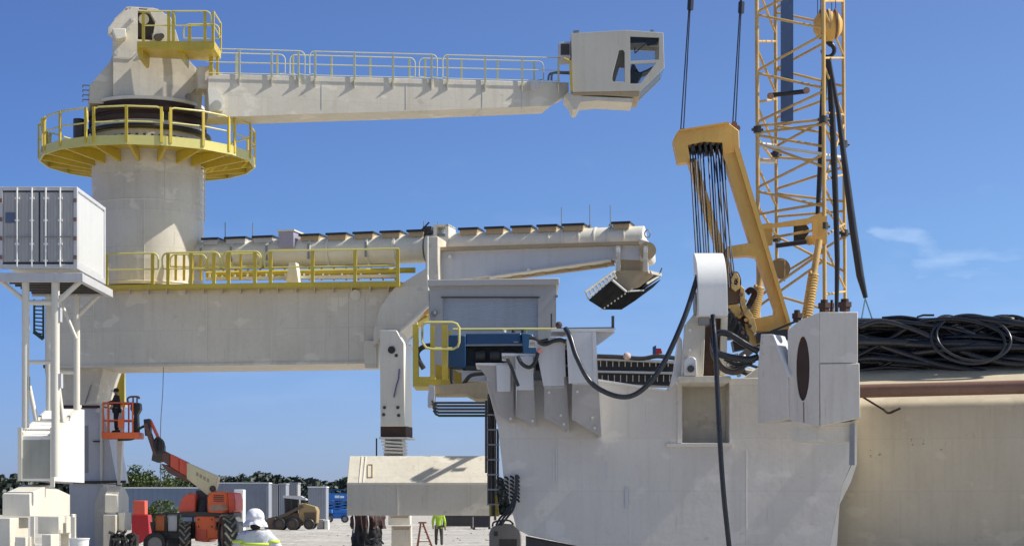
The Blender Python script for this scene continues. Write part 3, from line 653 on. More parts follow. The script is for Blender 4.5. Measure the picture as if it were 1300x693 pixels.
# dark green ladder at the back of the beam end
gl = thing('caged_ladder', 'dark green caged ladder hanging behind the beam end', 'ladder', P(49, 430, 72.5)); Y = 72.5
for px in (43.5, 55):
    b = MB(); b.bar(P(px, 380, Y), P(px, 422 if px < 50 else 430, Y), .07); build(b, 'rail', GREEN, gl)
b = MB()
for k in range(9): b.bar(P(43.5, 384 + k * 4.8, Y), P(55, 384 + k * 5, Y), .05)
b.bar(P(43, 421, Y), P(55, 430, Y), .14); build(b, 'rung', GREEN, gl)

# ================================================================== CONTAINER AND ITS STAND
Y = 60; xL, xR = X_(-1.5, Y), X_(98, Y); zt, zb = Z_(237, Y), Z_(341, Y); YB = 64.2
ct = thing('shipping_container', 'short grey shipping container with two closed doors on a tall tube stand', 'container', (xL, Y, zb))
b = MB(); b.box(xL + .05, xR - .05, Y + .06, YB, zb + .1, zt - .08); build(b, 'shell', CONTW, ct)
b = MB()   # corrugated sunny side
nC = 26
for k in range(nC):
    y0 = Y + .25 + (YB - Y - .5) * k / nC; b.box(xR - .05, xR - .012, y0, y0 + (YB - Y - .5) / nC * .5, zb + .22, zt - .18)
build(b, 'side_wall', CONTW, ct)
b = MB()
for xx in (xL, xR - .12):
    b.box(xx, xx + .12, Y, Y + .14, zb, zt); b.box(xx, xx + .12, YB - .12, YB + .02, zb, zt)
b.box(xL + .121, xR - .121, Y, Y + .12, zt - .12, zt - .001); b.box(xL + .121, xR - .121, Y, Y + .12, zb, zb + .14)
b.box(xR - .1, xR - .003, Y + .141, YB - .121, zt - .12, zt); b.box(xR - .1, xR - .003, Y + .141, YB - .121, zb, zb + .16)
b.box(xL + .003, xL + .1, Y + .141, YB - .121, zt - .12, zt)
build(b, 'frame', GREYW, ct, .01)
b = MB(); b.box(xL + .13, xR - .13, Y + .03, Y + .055, zb + .15, zb + .21); b.box(xL + .13, xR - .13, Y + .03, Y + .055, zt - .17, zt - .13); build(b, 'door_seal', BLACK, ct)
mid = (xL + xR) / 2 + .04
for xa_, xb_, sgn in ((xL + .14, mid - .025, 0), (mid + .025, xR - .14, 1)):
    b = MB(); b.box(xa_, xb_, Y + .02, Y + .055, zb + .22, zt - .18)
    for k in range(5):
        w = (xb_ - xa_) / 5; b.box(xa_ + w * k + w * .15, xa_ + w * k + w * .5, Y + .001, Y + .0195, zb + .27, zt - .23)
    d = build(b, 'door', CONTG, ct)  # doors greyer than the white walls, their shade is in the colour
    for u in (.18 + .22 * (1 - sgn), .82 - .2 * (sgn == 1) + .0):
        xx = xa_ + (xb_ - xa_) * u
        b = MB(); b.tube([(xx, Y - .035, zb + .06), (xx, Y - .035, zt - .04)], .028, 8)
        for zz in (.22, .75, 1.5, 2.2): b.box(xx - .07, xx + .07, Y - .045, Y, zb + zz, zb + zz + .06)
        build(b, 'lock_rod', CONTW, d)
        b = MB(); b.bar((xx, Y - .07, zb + 1.0), (xx + .38 * (1 if sgn else -1) * (1), Y - .07, zb + 1.0), .02, .04); build(b, 'handle', STEEL, d)
    for zz in (.3, .9, 1.5, 2.1):
        b = MB(); xe = xR - .11 if sgn else xL + .01; b.box(xe, xe + .1, Y - .03, Y - .001, zb + zz, zb + zz + .12); build(b, 'hinge', RUST, d)
b = MB(); b.box(mid - .02, mid + .02, Y + .01, Y + .05, zb + .22, zt - .18); build(b, 'door_gap_seal', BLACK, ct)
b = MB(); b.box(X_(7, Y), X_(19, Y), Y - .012, Y - .001, Z_(283, Y), Z_(270, Y)); build(b, 'data_plate', mat('slate_blue_plate', (.10, .13, .22), .5), ct)
sd = thing('container_stand', 'pale tube stand carrying the grey container', 'stand', P(50, 620, 62))
zf0, zf1 = Z_(358, Y), Z_(346, Y); 
b = MB()
b.bar((xL - .3, Y + .1, (zf0 + zf1) / 2), (X_(105, Y), Y + .1, (zf0 + zf1) / 2), .2, zf1 - zf0 - .02)
b.bar((X_(105, Y) - .1, Y + .21, (zf0 + zf1) / 2), (X_(105, Y) - .1, 64.6, (zf0 + zf1) / 2), .18, .26)
b.bar((X_(-2, Y), 64.3, (zf0 + zf1) / 2), (X_(105, Y) - .2, 64.3, (zf0 + zf1) / 2), .2, .26)
build(b, 'top_frame', GREYW, sd, .01)
zb2 = (zf0 + zf1) / 2
for k in range(6):
    b = MB(); yk = Y + .6 + k * .7; b.bar((xL, yk, zb2 + .02), (X_(104, Y) - .1, yk, zb2 + .02), .1, .16); build(b, 'floor_joist', DARK, sd)
def leg(px, py0, py1, Y, w=.16, m=CREAM2): 
    b = MB(); b.tube([P(px, py0, Y), P(px, py1, Y)], w / 2 * 1.1, 12); return build(b, 'leg', m, sd)
leg(32.5, 358, 543, 60.3, .22); leg(70.5, 358, 605, 60.3, .24); leg(62, 372, 521, 64.3, .19); leg(97.5, 372, 520, 64.3, .2)
for a, c, Y_, w in (((33, 384), (69, 384), 60.3, .17), ((33, 459.5), (69, 459.5), 60.3, .13), ((63, 472), (96, 472), 64.3, .15), ((33, 383), (2, 357), 60.3, .15), ((70, 386), (103, 356), 60.3, .17), ((97, 403), (126, 374), 64.3, .15), ((97, 430), (70, 366), 62.3, .11),
                    ((37, 490), (46, 534), 61.5, .15), ((74, 490), (80, 536), 61.5, .15)):
    b = MB(); b.tube([P(*a, Y_), P(*c, Y_)], w / 2, 10); build(b, 'brace', CREAM2, sd)
for px, py, Y_ in ((33.5, 412, 60.2), (75, 400, 60.2), (34, 487, 60.2), (76, 484, 60.2)):
    b = MB(); b.prism([(px - 5, py - 10), (px + 1.5, py - 10), (px + 1.5, py + 8), (px - 5, py + 8)], Y_ + .02, Y_ + .3); build(b, 'clamp_plate', GREYW if py != 487 else GREEN, sd)

# ================================================================== GANTRY BEAM
GB = PL(60, 70.0, 500, 67.5)
ga = thing('gantry_beam', 'long cream box beam spanning from the tower leg to the sloping strut', 'gantry', GB.at(280, 466))
b = MB(); GB.prism(b, [(57, 368), (498, 366), (500, 372), (484, 420), (476, 461), (57, 467)], 0, 3.1)
bmn = build(b, 'box_beam', CREAM, ga, .02)
b = MB()   # plate seams and bottom lip
GB.prism(b, [(57, 464), (476, 458), (476, 461), (57, 467.2)], -.06, -.001)
build(b, 'bottom_flange', CREAM, ga)
b = MB()
for x in (118, 262, 441, 462): GB.prism(b, [(x, 372), (x + .9, 372), (x + .9, 463 - (x > 441) * 2), (x, 463 - (x > 441) * 2)], -.018, -.001)
for (xa_, xb_, y_) in ((57, 117, 395), (57, 117, 431), (100, 118, 398)): GB.prism(b, [(xa_, y_), (xb_, y_), (xb_, y_ + .8), (xa_, y_ + .8)], -.018, -.001)
build(b, 'weld_seam', CREAM2, bmn)
b = MB(); c = GB.at(451, 373.5, -.05); b.cyl(GB.at(451, 374, -.09), GB.at(451, 374, 0), .19, 24); build(b, 'pad_eye', CREAM2, bmn)
b = MB(); GB.prism(b, [(462, 432), (478, 432), (478, 467), (463, 467)], -.35, -.061); build(b, 'end_box', CREAM, ga, .02)
# gusset and strut
b = MB(); GB.prism(b, [(500, 366), (540, 341), (541, 300), (556, 300), (556, 330), (558, 374), (544, 387), (508, 420), (506, 428), (482, 430), (474, 440), (474, 420), (482, 390)], -.45, 1.4)
stt = build(b, 'strut', CREAM, ga, .02)
b = MB(); GB.prism(b, [(508, 419), (544, 386), (545, 388.5), (509, 422)], -.6, -.451); build(b, 'flange', CREAM2, stt)
b = MB(); GB.prism(b, [(482, 419), (503, 419), (508, 428), (513, 436), (513, 470), (514, 541), (483, 541)], -.8, 0.3)
lg = build(b, 'hanging_leg', CREAM2, ga, .02)  # lighter cream than the strut stands for light on the leg
b = MB(); b.cyl(GB.at(497, 444, -.86), GB.at(497, 444, -.79), .13, 20); build(b, 'pin', BLACK, lg)
for x, y in ((503, 451), (488, 517), (487, 526), (505, 517), (506, 527)):
    b = MB(); b.cyl(GB.at(x, y, -.83), GB.at(x, y, -.79), .06, 10); build(b, 'bolt', DARK, lg)
b = MB(); b.tube([GB.at(507, 468, -.84), GB.at(506, 480, -.84), GB.at(503, 490, -.84), GB.at(500, 504, -.84)], .025, 6); build(b, 'cable_stub', mat('blue_cable', (.04, .04, .16), .5), lg)
b = MB(); GB.prism(b, [(483, 541), (515, 541), (515, 554), (483, 554)], -.75, 0.25); build(b, 'dark_collar', RUSTD, lg)
b = MB(); GB.prism(b, [(481, 554.5), (517, 554.5), (517, 557), (481, 557)], -.85, .35)
for k in range(4):
    b.bar(GB.at(485 + k, 560 + k * 4.5, -.7), GB.at(516, 562 + k * 4.2, -.7), .3, .07)
GB.prism(b, [(489, 556), (510, 556), (512, 578), (487, 578)], -.5, 0)
build(b, 'jack_plate', CREAM2, lg)
b = MB(); b.bar(GB.at(478, 556, -.6), GB.at(478, 580, -.6), .05); build(b, 'guide_rod', DARK, lg)
for x, y in ((514, 430), (514, 436), ): pass
b = MB(); b.tube([GB.at(513, 437, -.5), GB.at(523, 437, -.5)], .03); b.tube([GB.at(518, 432, -.5), GB.at(530, 422, -.5)], .03); b.tube([GB.at(518, 437, -.5), GB.at(528, 448, -.5)], .03); build(b, 'bracket_rod', GREYW, lg)
# walkway on the beam
wk = MB(); GB.prism(wk, [(129, 362), (507, 356.5), (507, 363), (129, 366.5)], -.75, .1); wko = build(wk, 'walkway', YEL, ga)
for k in range(16):
    x = 140 + k * 23.5; b = MB(); y_ = 366.6 - (x - 129) * .0095; b.add([GB.at(x, y_, -.7), GB.at(x, y_, -.005), GB.at(x, y_ + 8, -.005), GB.at(x + 1.4, y_, -.7), GB.at(x + 1.4, y_, -.005), GB.at(x + 1.4, y_ + 8, -.005)], [(0, 1, 2), (5, 4, 3), (0, 3, 4, 1), (1, 4, 5, 2), (2, 5, 3, 0)]); build(b, 'walkway_bracket', CREAM, wko)
def gbp(px, d=-.72): return GB.at(px, 362 - (px - 129) * .0148, d)
railing(ga, [(gbp(128), gbp(201), 2, 1, 1), (gbp(206), gbp(279), 3, 1, 1), (gbp(283), gbp(331), 2, 1, 1), (gbp(336), gbp(506), 4, 1, 0)], 1.13, .55, .035, .12)
def gbq(px, d=1.0): return GB.at(px, 358 - (px - 129) * .01, d)
railing(ga, [(GB.at(216, 356, .3), GB.at(262, 356, .3), 4, 1, 1), (GB.at(264, 356, .3), GB.at(330, 355, .3), 4, 1, 1)], .95, .5, .03, .09)
# pipework behind the rail
b = MB()
for k in range(30):
    x = 266 + k * 8; b.bar(GB.at(x, 352, .5), GB.at(x, 347 + (k % 3) * 1.5, .5), .06, .06)
b.bar(GB.at(262, 354, .5), GB.at(505, 350, .5), .2, .1); build(b, 'stud_row', CREAM2, ga)
b = MB(); b.tube([GB.at(262, 348, .9), GB.at(527, 343, .9)], .10, 10); b.tube([GB.at(262, 353, 1.1), GB.at(505, 350, 1.1)], .10, 10); build(b, 'pipe', YEL, ga)
b = MB(); b.tube([GB.at(262, 341, 1.6), GB.at(505, 337, 1.6)], .05, 8)
for k in range(16): b.bar(GB.at(268 + k * 15.6, 356, 1.6), GB.at(268 + k * 15.6, 340, 1.6), .06, .05)
build(b, 'far_rail', YEL, ga)
b = MB(); GB.prism(b, [(367, 333), (375, 333), (379, 358), (363, 358)], .1, .5); build(b, 'saddle', CREAM2, ga)
# yellow beam behind the strut
b = MB(); GB.prism(b, [(506, 424), (520, 404), (546, 386), (552, 392), (550, 398), (524, 413), (510, 424)], .3, 1.2); build(b, 'yellow_stay', YEL, ga)
b = MB(); GB.prism(b, [(536, 393), (545, 388), (547, 396), (540, 400)], -.1, .28); build(b, 'stay_plate', CYEL, ga)
# plumb line
b = MB(); b.tube(curve([P(207.5, 466, 69.6), P(206.5, 500, 69.6), P(204, 540, 69.7), P(203.5, 612, 69.7)], 6), .014, 5); tag(build(b, 'hanging_line', STEEL), 'thin line hanging from the underside of the cream beam', 'line')

# ================================================================== PEDESTAL CRANE
CX, CY = X_(188, 71.3), 71.3; RC = 2.08
pc = thing('pedestal_crane', 'cream pedestal crane with ring platform, level boom and operator cab', 'crane', (CX, CY, Z_(368, 71.3)))
zdk = CAMH + 13.2
b = MB(); b.cyl((CX, CY, Z_(368, 71.3)), (CX, CY, zdk + .7), RC, 96); b.cyl((CX, CY, zdk + .72), (CX, CY, zdk + 1.05), RC * 1.02, 96)
ped = build(b, 'pedestal', CREAM, pc)
b = MB()
for z_ in (Z_(252, 69.2), Z_(356, 69.2)):
    b.tube([(CX + (RC + .008) * cos(a), CY + (RC + .008) * sin(a), z_) for a in [2 * pi * k / 96 for k in range(97)]], .02, 6, caps=False)
for a in (R(-83), R(-62)): 
    b.bar((CX + (RC + .004) * cos(a), CY + (RC + .004) * sin(a), Z_(250 if a < R(-70) else 200, 69.3)), (CX + (RC + .004) * cos(a), CY + (RC + .004) * sin(a), Z_(356 if a < R(-70) else 250, 69.3)), .03, .03)
build(b, 'weld_seam', CREAM2, ped)
b = MB(); zs = zdk + 1.06
for k, (r_, h_) in enumerate(((RC * 1.05, .18), (RC * 1.0, .14), (RC * 1.06, .2), (RC * .98, .2))):
    b.cyl((CX, CY, zs), (CX, CY, zs + h_), r_, 72); zs += h_ + .001
rgo = build(b, 'slewing_ring', RUSTD, pc)
b = MB(); b.tube([(CX + RC * 1.09 * cos(a), CY + RC * 1.09 * sin(a), zdk + .78) for a in [2 * pi * k / 72 for k in range(73)]], .09, 8, caps=False)
for k in range(48):
    a = 2 * pi * k / 48; b.cyl((CX + RC * 1.03 * cos(a), CY + RC * 1.03 * sin(a), zdk + .4), (CX + RC * 1.03 * cos(a), CY + RC * 1.03 * sin(a), zdk + .5), .05, 6)
build(b, 'ring_hose', BLACK, rgo)
b = MB(); a = R(-160)
for k in range(3): b.cyl((CX - 2.35 - .1 * k, CY - .9 + .3 * k, zdk + .1), (CX - 2.35 - .1 * k, CY - .9 + .3 * k, zdk + 1.1 + .15 * k), .2, 14)
build(b, 'slew_motor', DARK, rgo)
b = MB(); b.cyl((CX, CY, zs), (CX, CY, zs + .12), RC * 1.02, 48); zs += .12; build(b, 'turntable_flange', CREAM2, rgo)
# ring platform
RP = 3.98; NP = 18
def rp(a, r, z): return Vector((CX + r * cos(a), CY + r * sin(a), z))
AN = [2 * pi * (k + .5) / NP for k in range(NP)]
LIGHT_GAP = 0
b = MB()
for k in range(NP):
    a, c = AN[k], AN[(k + 1) % NP]; q = [rp(a, RC * 1.0 + .12, zdk), rp(a, RP, zdk), rp(c, RP, zdk), rp(c, RC * 1.0 + .12, zdk)]
    if k == NP - 1:   # opening with bars, added so the sun throws stripes on the pedestal
        for j in range(9):
            t0, t1 = j / 9, j / 9 + .045; b.ext([[q[0].lerp(q[1], t0), q[0].lerp(q[1], t1), q[3].lerp(q[2], t1), q[3].lerp(q[2], t0)]], (0, 0, -.05))
        continue
    b.ext([q], (0, 0, -.06))
dk = build(b, 'ring_deck', YEL, pc)
b = MB()
for k in range(NP):
    a, c = AN[k], AN[(k + 1) % NP]; b.bar(rp(a, RP, zdk - .08), rp(c, RP, zdk - .08), .06, .34)
build(b, 'toe_board', YELL, dk)
for k in range(NP):
    b = MB(); a = AN[k]; b.ext([[rp(a, RC, zdk - .07), rp(a, RP - .05, zdk - .07), rp(a, RP - .05, zdk - .2), rp(a, RC, zdk - .5)]], Vector((-sin(a), cos(a), 0)) * .1); build(b, 'deck_rib', YEL, dk)
sp = []
for k in range(0, NP, 2):
    pass
rb = MB(); up = Vector((0, 0, 1)); grp = [[0, 1, 2], [2, 3, 4, 5], [5, 6, 7, 8], [8, 9, 10], [10, 11, 12], [12, 13, 14], [14, 15, 16], [16, 17, 18]]
h_ = 1.12
for g_ in grp:
    ptsb = [rp(AN[i % NP], RP, zdk) for i in g_]
    d0 = (ptsb[1] - ptsb[0]).normalized(); d1 = (ptsb[-2] - ptsb[-1]).normalized()
    p0 = ptsb[0] + d0 * .12; p1 = ptsb[-1] + d1 * .12; r_ = .2
    path = [p0 + up * .58 + d0 * .1, p0 + up * .6, p0 + up * (h_ - r_), p0 + up * (h_ - .05) + d0 * .05, p0 + d0 * r_ + up * h_] + [p + up * h_ for p in ptsb[1:-1]] + [p1 + d1 * r_ + up * h_, p1 + up * (h_ - .05) + d1 * .05, p1 + up * (h_ - r_), p1 + up * .6, p1 + up * .58 + d1 * .1]
    rb.tube(path, .034, 8); rb.tube([p + up * .58 for p in [p0] + ptsb[1:-1] + [p1]], .028, 6)
rr_ = build(rb, 'guard_rail', YELL, pc)
for g_ in grp:
    ptsb = [rp(AN[i % NP], RP + .04, zdk) for i in g_]
    for i in range(len(ptsb) - 1):
        for t in ((.12,) if i == 0 else (.0,)) + ((.88,) if i == len(ptsb) - 2 else ()):
            p = ptsb[i].lerp(ptsb[i + 1], t); b = MB(); b.bar(p - up * .15, p + up * h_, .10, .06, up=(p - Vector((CX, CY, p.z)))); build(b, 'post', YEL, rr_)
# pale ladder added to imitate light stripes on the sunny side of the pedestal
b = MB(); a = R(-14)
c0 = Vector((CX + (RC + .12) * cos(a), CY + (RC + .12) * sin(a), 0)); tg = Vector((-sin(a), cos(a), 0))
b.bar(c0 - tg * .22 + up * Z_(276, 70), c0 - tg * .22 + up * (zdk - .4), .04); b.bar(c0 + tg * .22 + up * Z_(276, 70), c0 + tg * .22 + up * (zdk - .4), .04)
for k in range(8):
    z_ = Z_(276, 70) + .1 + k * .27; b.bar(c0 - tg * .22 + up * z_, c0 + tg * .22 + up * z_, .035)
build(b, 'ladder', CREAM2, pc)
# machinery house
Yh = 69.7
b = MB(); b.prism([(118, 134), (118, 112), (144, 80), (150, 60), (210, 56), (231, 64), (247, 80), (262, 98), (258, 134)], Yh + .35, Yh + 3.2); hs = build(b, 'machinery_house', CREAM, pc, .02)
b = MB(); b.prism([(144.5, 132), (144, 48), (138, 44), (138, 38), (147, 26), (168, 9.5), (176, 9.5), (176, 12), (186, 12), (189, 9.5), (199, 9.5), (216, 19), (224, 40), (231, 64), (247, 81), (262, 98), (244, 112), (232, 134)], Yh, Yh + .34, holes=[[(175, 14), (190, 14), (197, 26), (193, 50), (175, 50)]]); build(b, 'side_plate', CREAM, hs, .01)
b = MB(); b.prism([(160, 26), (176, 9.5), (199, 9.5), (216, 19), (224, 40), (226, 60), (160, 60)], Yh + 1.7, Yh + 2.0); build(b, 'side_plate', CREAM, hs)
b = MB(); b.prism([(168, 9), (199, 9), (199, 10.5), (168, 10.5)], Yh + .36, Yh + 1.7); b.prism([(150, 25), (167, 11), (168, 13), (151, 27)], Yh + .36, Yh + .8); b.prism([(200, 10.5), (216, 20), (215, 22), (199, 12.5)], Yh + .36, Yh + 1.7); build(b, 'head_plate', CREAM, hs)
b = MB(); b.prism([(170, 12), (200, 12), (204, 58), (168, 58)], Yh + 1.2, Yh + 1.65); build(b, 'inner_wall', RUSTD, hs)
b = MB(); b.cyl(P(184.5, 24, Yh + .2), P(184.5, 24, Yh + 1.2), .19, 24); build(b, 'sheave_pin', CREAM2, hs)
for k in range(3):
    b = MB(); b.cyl(P(186, 30 + k * .1, Yh + .45 + k * .22), P(186, 30, Yh + .6 + k * .22), .48, 28); build(b, 'sheave', DARK, hs)
b = MB(); b.prism([(139, 38), (156, 37), (157, 48), (148, 51), (144, 50)], Yh - .45, Yh - .001); build(b, 'corner_box', CREAM2, hs, .02)
b = MB(); b.bar(P(167, 23, Yh - .05), P(168, 27, Yh - .05), .12, .1); b.cyl(P(148, 68, Yh - .05), P(148, 68, Yh), .09, 12); b.bar(P(145, 74, Yh - .03), P(167, 74, Yh - .03), .03, .03); b.bar(P(167, 74, Yh - .03), P(177, 64, Yh - .03), .03, .03); b.bar(P(155, 45, Yh - .02), P(165, 36, Yh - .02), .03, .03); build(b, 'weld_seam', GREYW, hs)
b = MB(); b.cyl(P(200, 46, Yh - .2), P(200, 46, Yh + .1), .14, 16); b.cyl(P(204, 44, Yh - .12), P(204, 44, Yh), .1, 12); build(b, 'grease_cap', DARK, hs)
# boom foot lugs
b = MB(); b.prism([(242, 80), (258, 79), (284, 94), (285, 99), (281, 104), (264, 108), (243, 108)], Yh - .95, Yh + .2); build(b, 'foot_lug', CREAM, hs, .01)
b = MB(); b.prism([(258.5, 80), (259.5, 80), (259.5, 107), (258.5, 107)], Yh - .97, Yh - .951); b.cyl(P(277, 99, Yh - 1.0), P(277, 99, Yh - .9), .07, 12); build(b, 'weld_seam', DARK, hs)
b = MB(); b.prism([(232, 118), (246, 110), (254, 112), (256, 142), (236, 142)], Yh + .3, Yh + 2.2); build(b, 'foot_block', CREAM2, hs, .01)
b = MB(); b.cyl(P(238, 119, Yh - .1), P(238, 119, Yh + .2), .1, 12); build(b, 'pin', STEEL, hs)
for k in range(4):
    b = MB(); b.bar(P(112, 112 + k * 6, Yh + .6), P(120, 112 + k * 6, Yh + .6), .05, .04); b.bar(P(112, 112 + k * 6, Yh + .6), P(112, 115 + k * 6, Yh + .6), .04, .04); build(b, 'step_iron', STEEL, hs)
hs.rotation_euler = (0, 0, R(14)); hs.location = (-.40, 0, 0)
# upper service platform
Yp0, Yp1 = 68.1, 69.65
b = MB(); b.prism([(174, 53), (272, 52), (272, 62), (252, 64.5), (174, 60)], Yp0, Yp1); up_ = build(b, 'service_platform', YEL, pc)
for pl_ in ([(174, 60), (182, 60), (181, 76), (178, 77), (174, 66)], [(224, 62), (233, 62), (232, 78), (226, 70)]):
    b = MB(); b.prism(pl_, Yp0 + .3, Yp1); build(b, 'platform_bracket', YEL, up_)
zp = Z_(52.5, Yp0)
def pp(px, Y=Yp0): return Vector((X_(px, Yp0), Y, zp))
railing(pc, [(pp(181), pp(222), 2, 0, 1), (pp(219), pp(268), 2, 0, 1), (pp(271, Yp0), pp(271, Yp1 + .2), 2, 0, 0), (pp(222, Yp1 + .3), pp(268, Yp1 + .3), 2, 1, 1)], 1.08, .56, .03, .11)
# boom
UB = PL(270, 69.0, 720, 72.2)
b = MB(); UB.prism(b, [(264, 97), (284, 94.5), (722, 105), (722, 120), (716, 122), (700, 134.5), (540, 141), (284, 148.7), (264, 149.5)], 0, 1.5); bo = build(b, 'boom', CREAM, pc, .015)
b = MB(); UB.prism(b, [(264, 112), (272, 112), (279, 118), (284, 130), (283, 141), (266, 141)], -.2, -.001); build(b, 'heel_plate', CREAM2, bo)
b = MB(); b.cyl(UB.at(275, 134, -.27), UB.at(275, 134, -.2), .18, 18); build(b, 'heel_pin', CREAM2, bo)
b = MB()
for x in (408, 515, 612, 662): UB.prism(b, [(x, 101 + (x - 284) * .021), (x + .7, 101 + (x - 284) * .021), (x + .7, 139), (x, 139)], -.012, -.001)
build(b, 'weld_seam', GREYW, bo)
def ubt(px, d=-.12): return UB.at(px, 96.5 + (px - 284) * .0235, d)
bp_ = [304, 345, 379, 400, 450, 499, 548, 568, 616, 663, 709]
for x in bp_:
    b = MB(); y_ = 97 + (x - 284) * .0235; b.add([UB.at(x - .8, y_, -.17), UB.at(x - .8, y_ + 1, 0), UB.at(x - .8, y_ + 11, 0), UB.at(x + .8, y_, -.17), UB.at(x + .8, y_ + 1, 0), UB.at(x + .8, y_ + 11, 0)], [(0, 2, 1), (3, 4, 5), (0, 1, 4, 3), (1, 2, 5, 4), (2, 0, 3, 5)]); build(b, 'rail_bracket', CREAM2, bo)
b = MB()
def ub_loop(xa_, xb_, d, h, l0=1, l1=1, hm=.5):
    p0, p1 = ubt(xa_, d), ubt(xb_, d); dd = (p1 - p0).normalized(); rc = .2; pts = []
    if l0: pts += [p0 + up * .12 + dd * .2, p0 + up * .15] + arc(p0 + dd * rc + up * (h - rc), rc, pi, pi / 2, 5, dd, up)
    else: pts += [p0 + up * h]
    if l1: pts += arc(p1 - dd * rc + up * (h - rc), rc, pi / 2, 0, 5, dd, up) + [p1 + up * .15, p1 + up * .12 - dd * .2]
    else: pts += [p1 + up * h]
    b.tube(pts, .021, 8); b.tube([p0 + up * hm, p1 + up * hm], .017, 6); b.tube([p0 + up * .1, p1 + up * .1], .017, 6)
ub_loop(262, 387, -.07, .98, 0, 1); ub_loop(393, 555, -.07, .98); ub_loop(562, 711, -.07, .98, 1, 0)
ub_loop(262, 362, 1.35, .85, 0, 1); ub_loop(368, 527, 1.35, .85); ub_loop(532, 690, 1.35, .85)
rl = build(b, 'guard_rail', PALEY, pc)
for x in bp_:
    b = MB(); b.bar(ubt(x, -.07) - up * .15, ubt(x, -.07) + up * .97, .075, .05); build(b, 'post', PALEY, rl)
for x in (300, 352, 372, 421, 470, 520, 540, 586, 632, 678):
    b = MB(); b.bar(ubt(x, 1.35), ubt(x, 1.35) + up * .84, .065, .05); build(b, 'post', YELL, rl)
b = MB(); b.bar(ubt(268, .3), ubt(268, .3) + up * 1.1, .14, .08); b.bar(ubt(276, .3), ubt(276, .3) + up * .9, .1, .06); build(b, 'post', YEL, rl)
b = MB(); b.prism([(674, 103), (681, 101), (685, 108), (679, 114), (674, 112)], 71.4, 71.7); build(b, 'lamp_housing', GREYW, bo)
b = MB(); b.tube(curve([UB.at(700, 103, .4), UB.at(701, 94, .4), UB.at(708, 92, .4), UB.at(724, 92, .4)], 5), .04, 8); b.tube(curve([UB.at(696, 103, .5), UB.at(697, 96, .5), UB.at(702, 93, .5), UB.at(724, 94, .5)], 5), .04, 8); build(b, 'pipe', STEEL, bo)
# cab
Yk = 71.6; YKB = 73.7
out = [(725, 42.5), (796, 38.5), (842, 42), (843.5, 86), (813, 115.5), (727, 117)]
w1 = [(800, 46.5), (837, 48), (836.5, 76), (800, 78)]; w2 = [(800, 81.5), (833, 80), (813, 106.5), (800, 106.5)]; w3 = [(786, 64), (791, 63.5), (793, 67), (793, 104), (778, 104), (777, 100), (778, 94)]
CABM = mat('cab_grey_paint', (.62, .58, .48), .45, dirt=.2, streak=.25)
b = MB(); b.prism(out, Yk, Yk + .09, holes=[w1, w2, w3]); cb_ = build(b, 'operator_cab', CABM, pc, .008)
b = MB(); ob = [(x_, y_) for x_, y_ in out]
b.ext([[P(x_, y_, Yk) + Vector((0, YKB - Yk, 0)) for x_, y_ in ob]] + [[P(x_, y_, Yk) + Vector((0, YKB - Yk, 0)) for x_, y_ in h] for h in ([(800, 46.5), (837, 48), (836.5, 76), (800, 78)], w2, [(790, 70), (797, 70), (797, 104), (780, 104)])], (0, .09, 0)); build(b, 'far_side', CABM, cb_)
def strip(pa, pb, y0, y1, th=.05, name='panel', m=None, par=None):
    a, c = P(*pa, Yk), P(*pb, Yk); d = (c - a).normalized(); n = Vector((d.z, 0, -d.x)) * th
    q = MB(); q.ext([[a + Vector((0, y0, 0)), c + Vector((0, y0, 0)), c + n + Vector((0, y0, 0)), a + n + Vector((0, y0, 0))]], (0, y1 - y0, 0)); return build(q, name, m or CABM, par or cb_)
DD = YKB - Yk
strip((725, 42.5), (796, 38.5), .0905, DD - .001, name='roof'); strip((796, 38.5), (842, 42), .0905, DD - .001, name='roof')
strip((813, 115.5), (727, 117), .0905, DD - .001, name='floor'); strip((727, 117), (725, 42.5), .0905, DD - .001, name='rear_wall')
strip((842, 42), (843.5, 86), .0905, DD - .001, .02, 'windscreen', GLASS); strip((843.5, 86), (813, 115.5), .0905, DD - .001, .02, 'lower_windscreen', GLASS)
b = MB(); b.prism([(796, 43), (798, 43), (798, 113), (796, 113)], Yk + 1.9, Yk + 2.05); b.prism([(728, 45), (775, 42), (776, 112), (729, 114)], Yk + .5, Yk + 1.9); build(b, 'equipment_locker', DARK, cb_)
b = MB(); b.prism([(800, 47), (836, 48), (836, 54), (800, 55)], Yk + .4, Yk + .9); build(b, 'sun_visor', BLACK, cb_)
b = MB(); b.prism([(803, 78), (812, 92), (822, 88), (829, 84), (829, 87), (816, 93), (808, 108), (800, 108), (800, 90)], Yk + .5, Yk + 1.3); build(b, 'operator_seat', BLACK, cb_, .03)
b = MB(); b.tube([P(806, 68, Yk + .3), P(820, 55, Yk + .3)], .02); b.tube([P(806, 68, Yk + .3), P(806, 60, Yk + .3)], .02); b.prism([(820, 54), (833, 52), (834, 56), (822, 59)], Yk + .3, Yk + .35); build(b, 'wiper_arm', BLACK, cb_)
for w in (w1, w2, w3):
    b = MB(); b.prism(w, Yk + .03, Yk + .045); build(b, 'window_pane', GLASS, cb_)
b = MB(); b.prism([(709, 54), (724.5, 53), (724.5, 73), (711, 73), (709, 71)], Yk + .3, Yk + 1.5); build(b, 'air_conditioner', GREYW, cb_, .02)
b = MB(); b.prism([(712, 56), (723, 56), (723, 70), (712, 70)], Yk + .28, Yk + .299); build(b, 'vent', DARK, cb_)
b = MB(); b.prism([(728, 39), (735, 38.6), (735, 42), (728, 42)], Yk + .6, Yk + .9); b.prism([(826, 38), (830, 38), (830, 41.5), (826, 41.5)], Yk + .6, Yk + .9); build(b, 'roof_fitting', STEEL, cb_)
b = MB(); b.prism([(726, 117.5), (812, 116), (812, 123), (800, 123), (768, 121), (728, 121)], Yk + .05, Yk + 2.0); build(b, 'base_frame', TAN, cb_, .01)
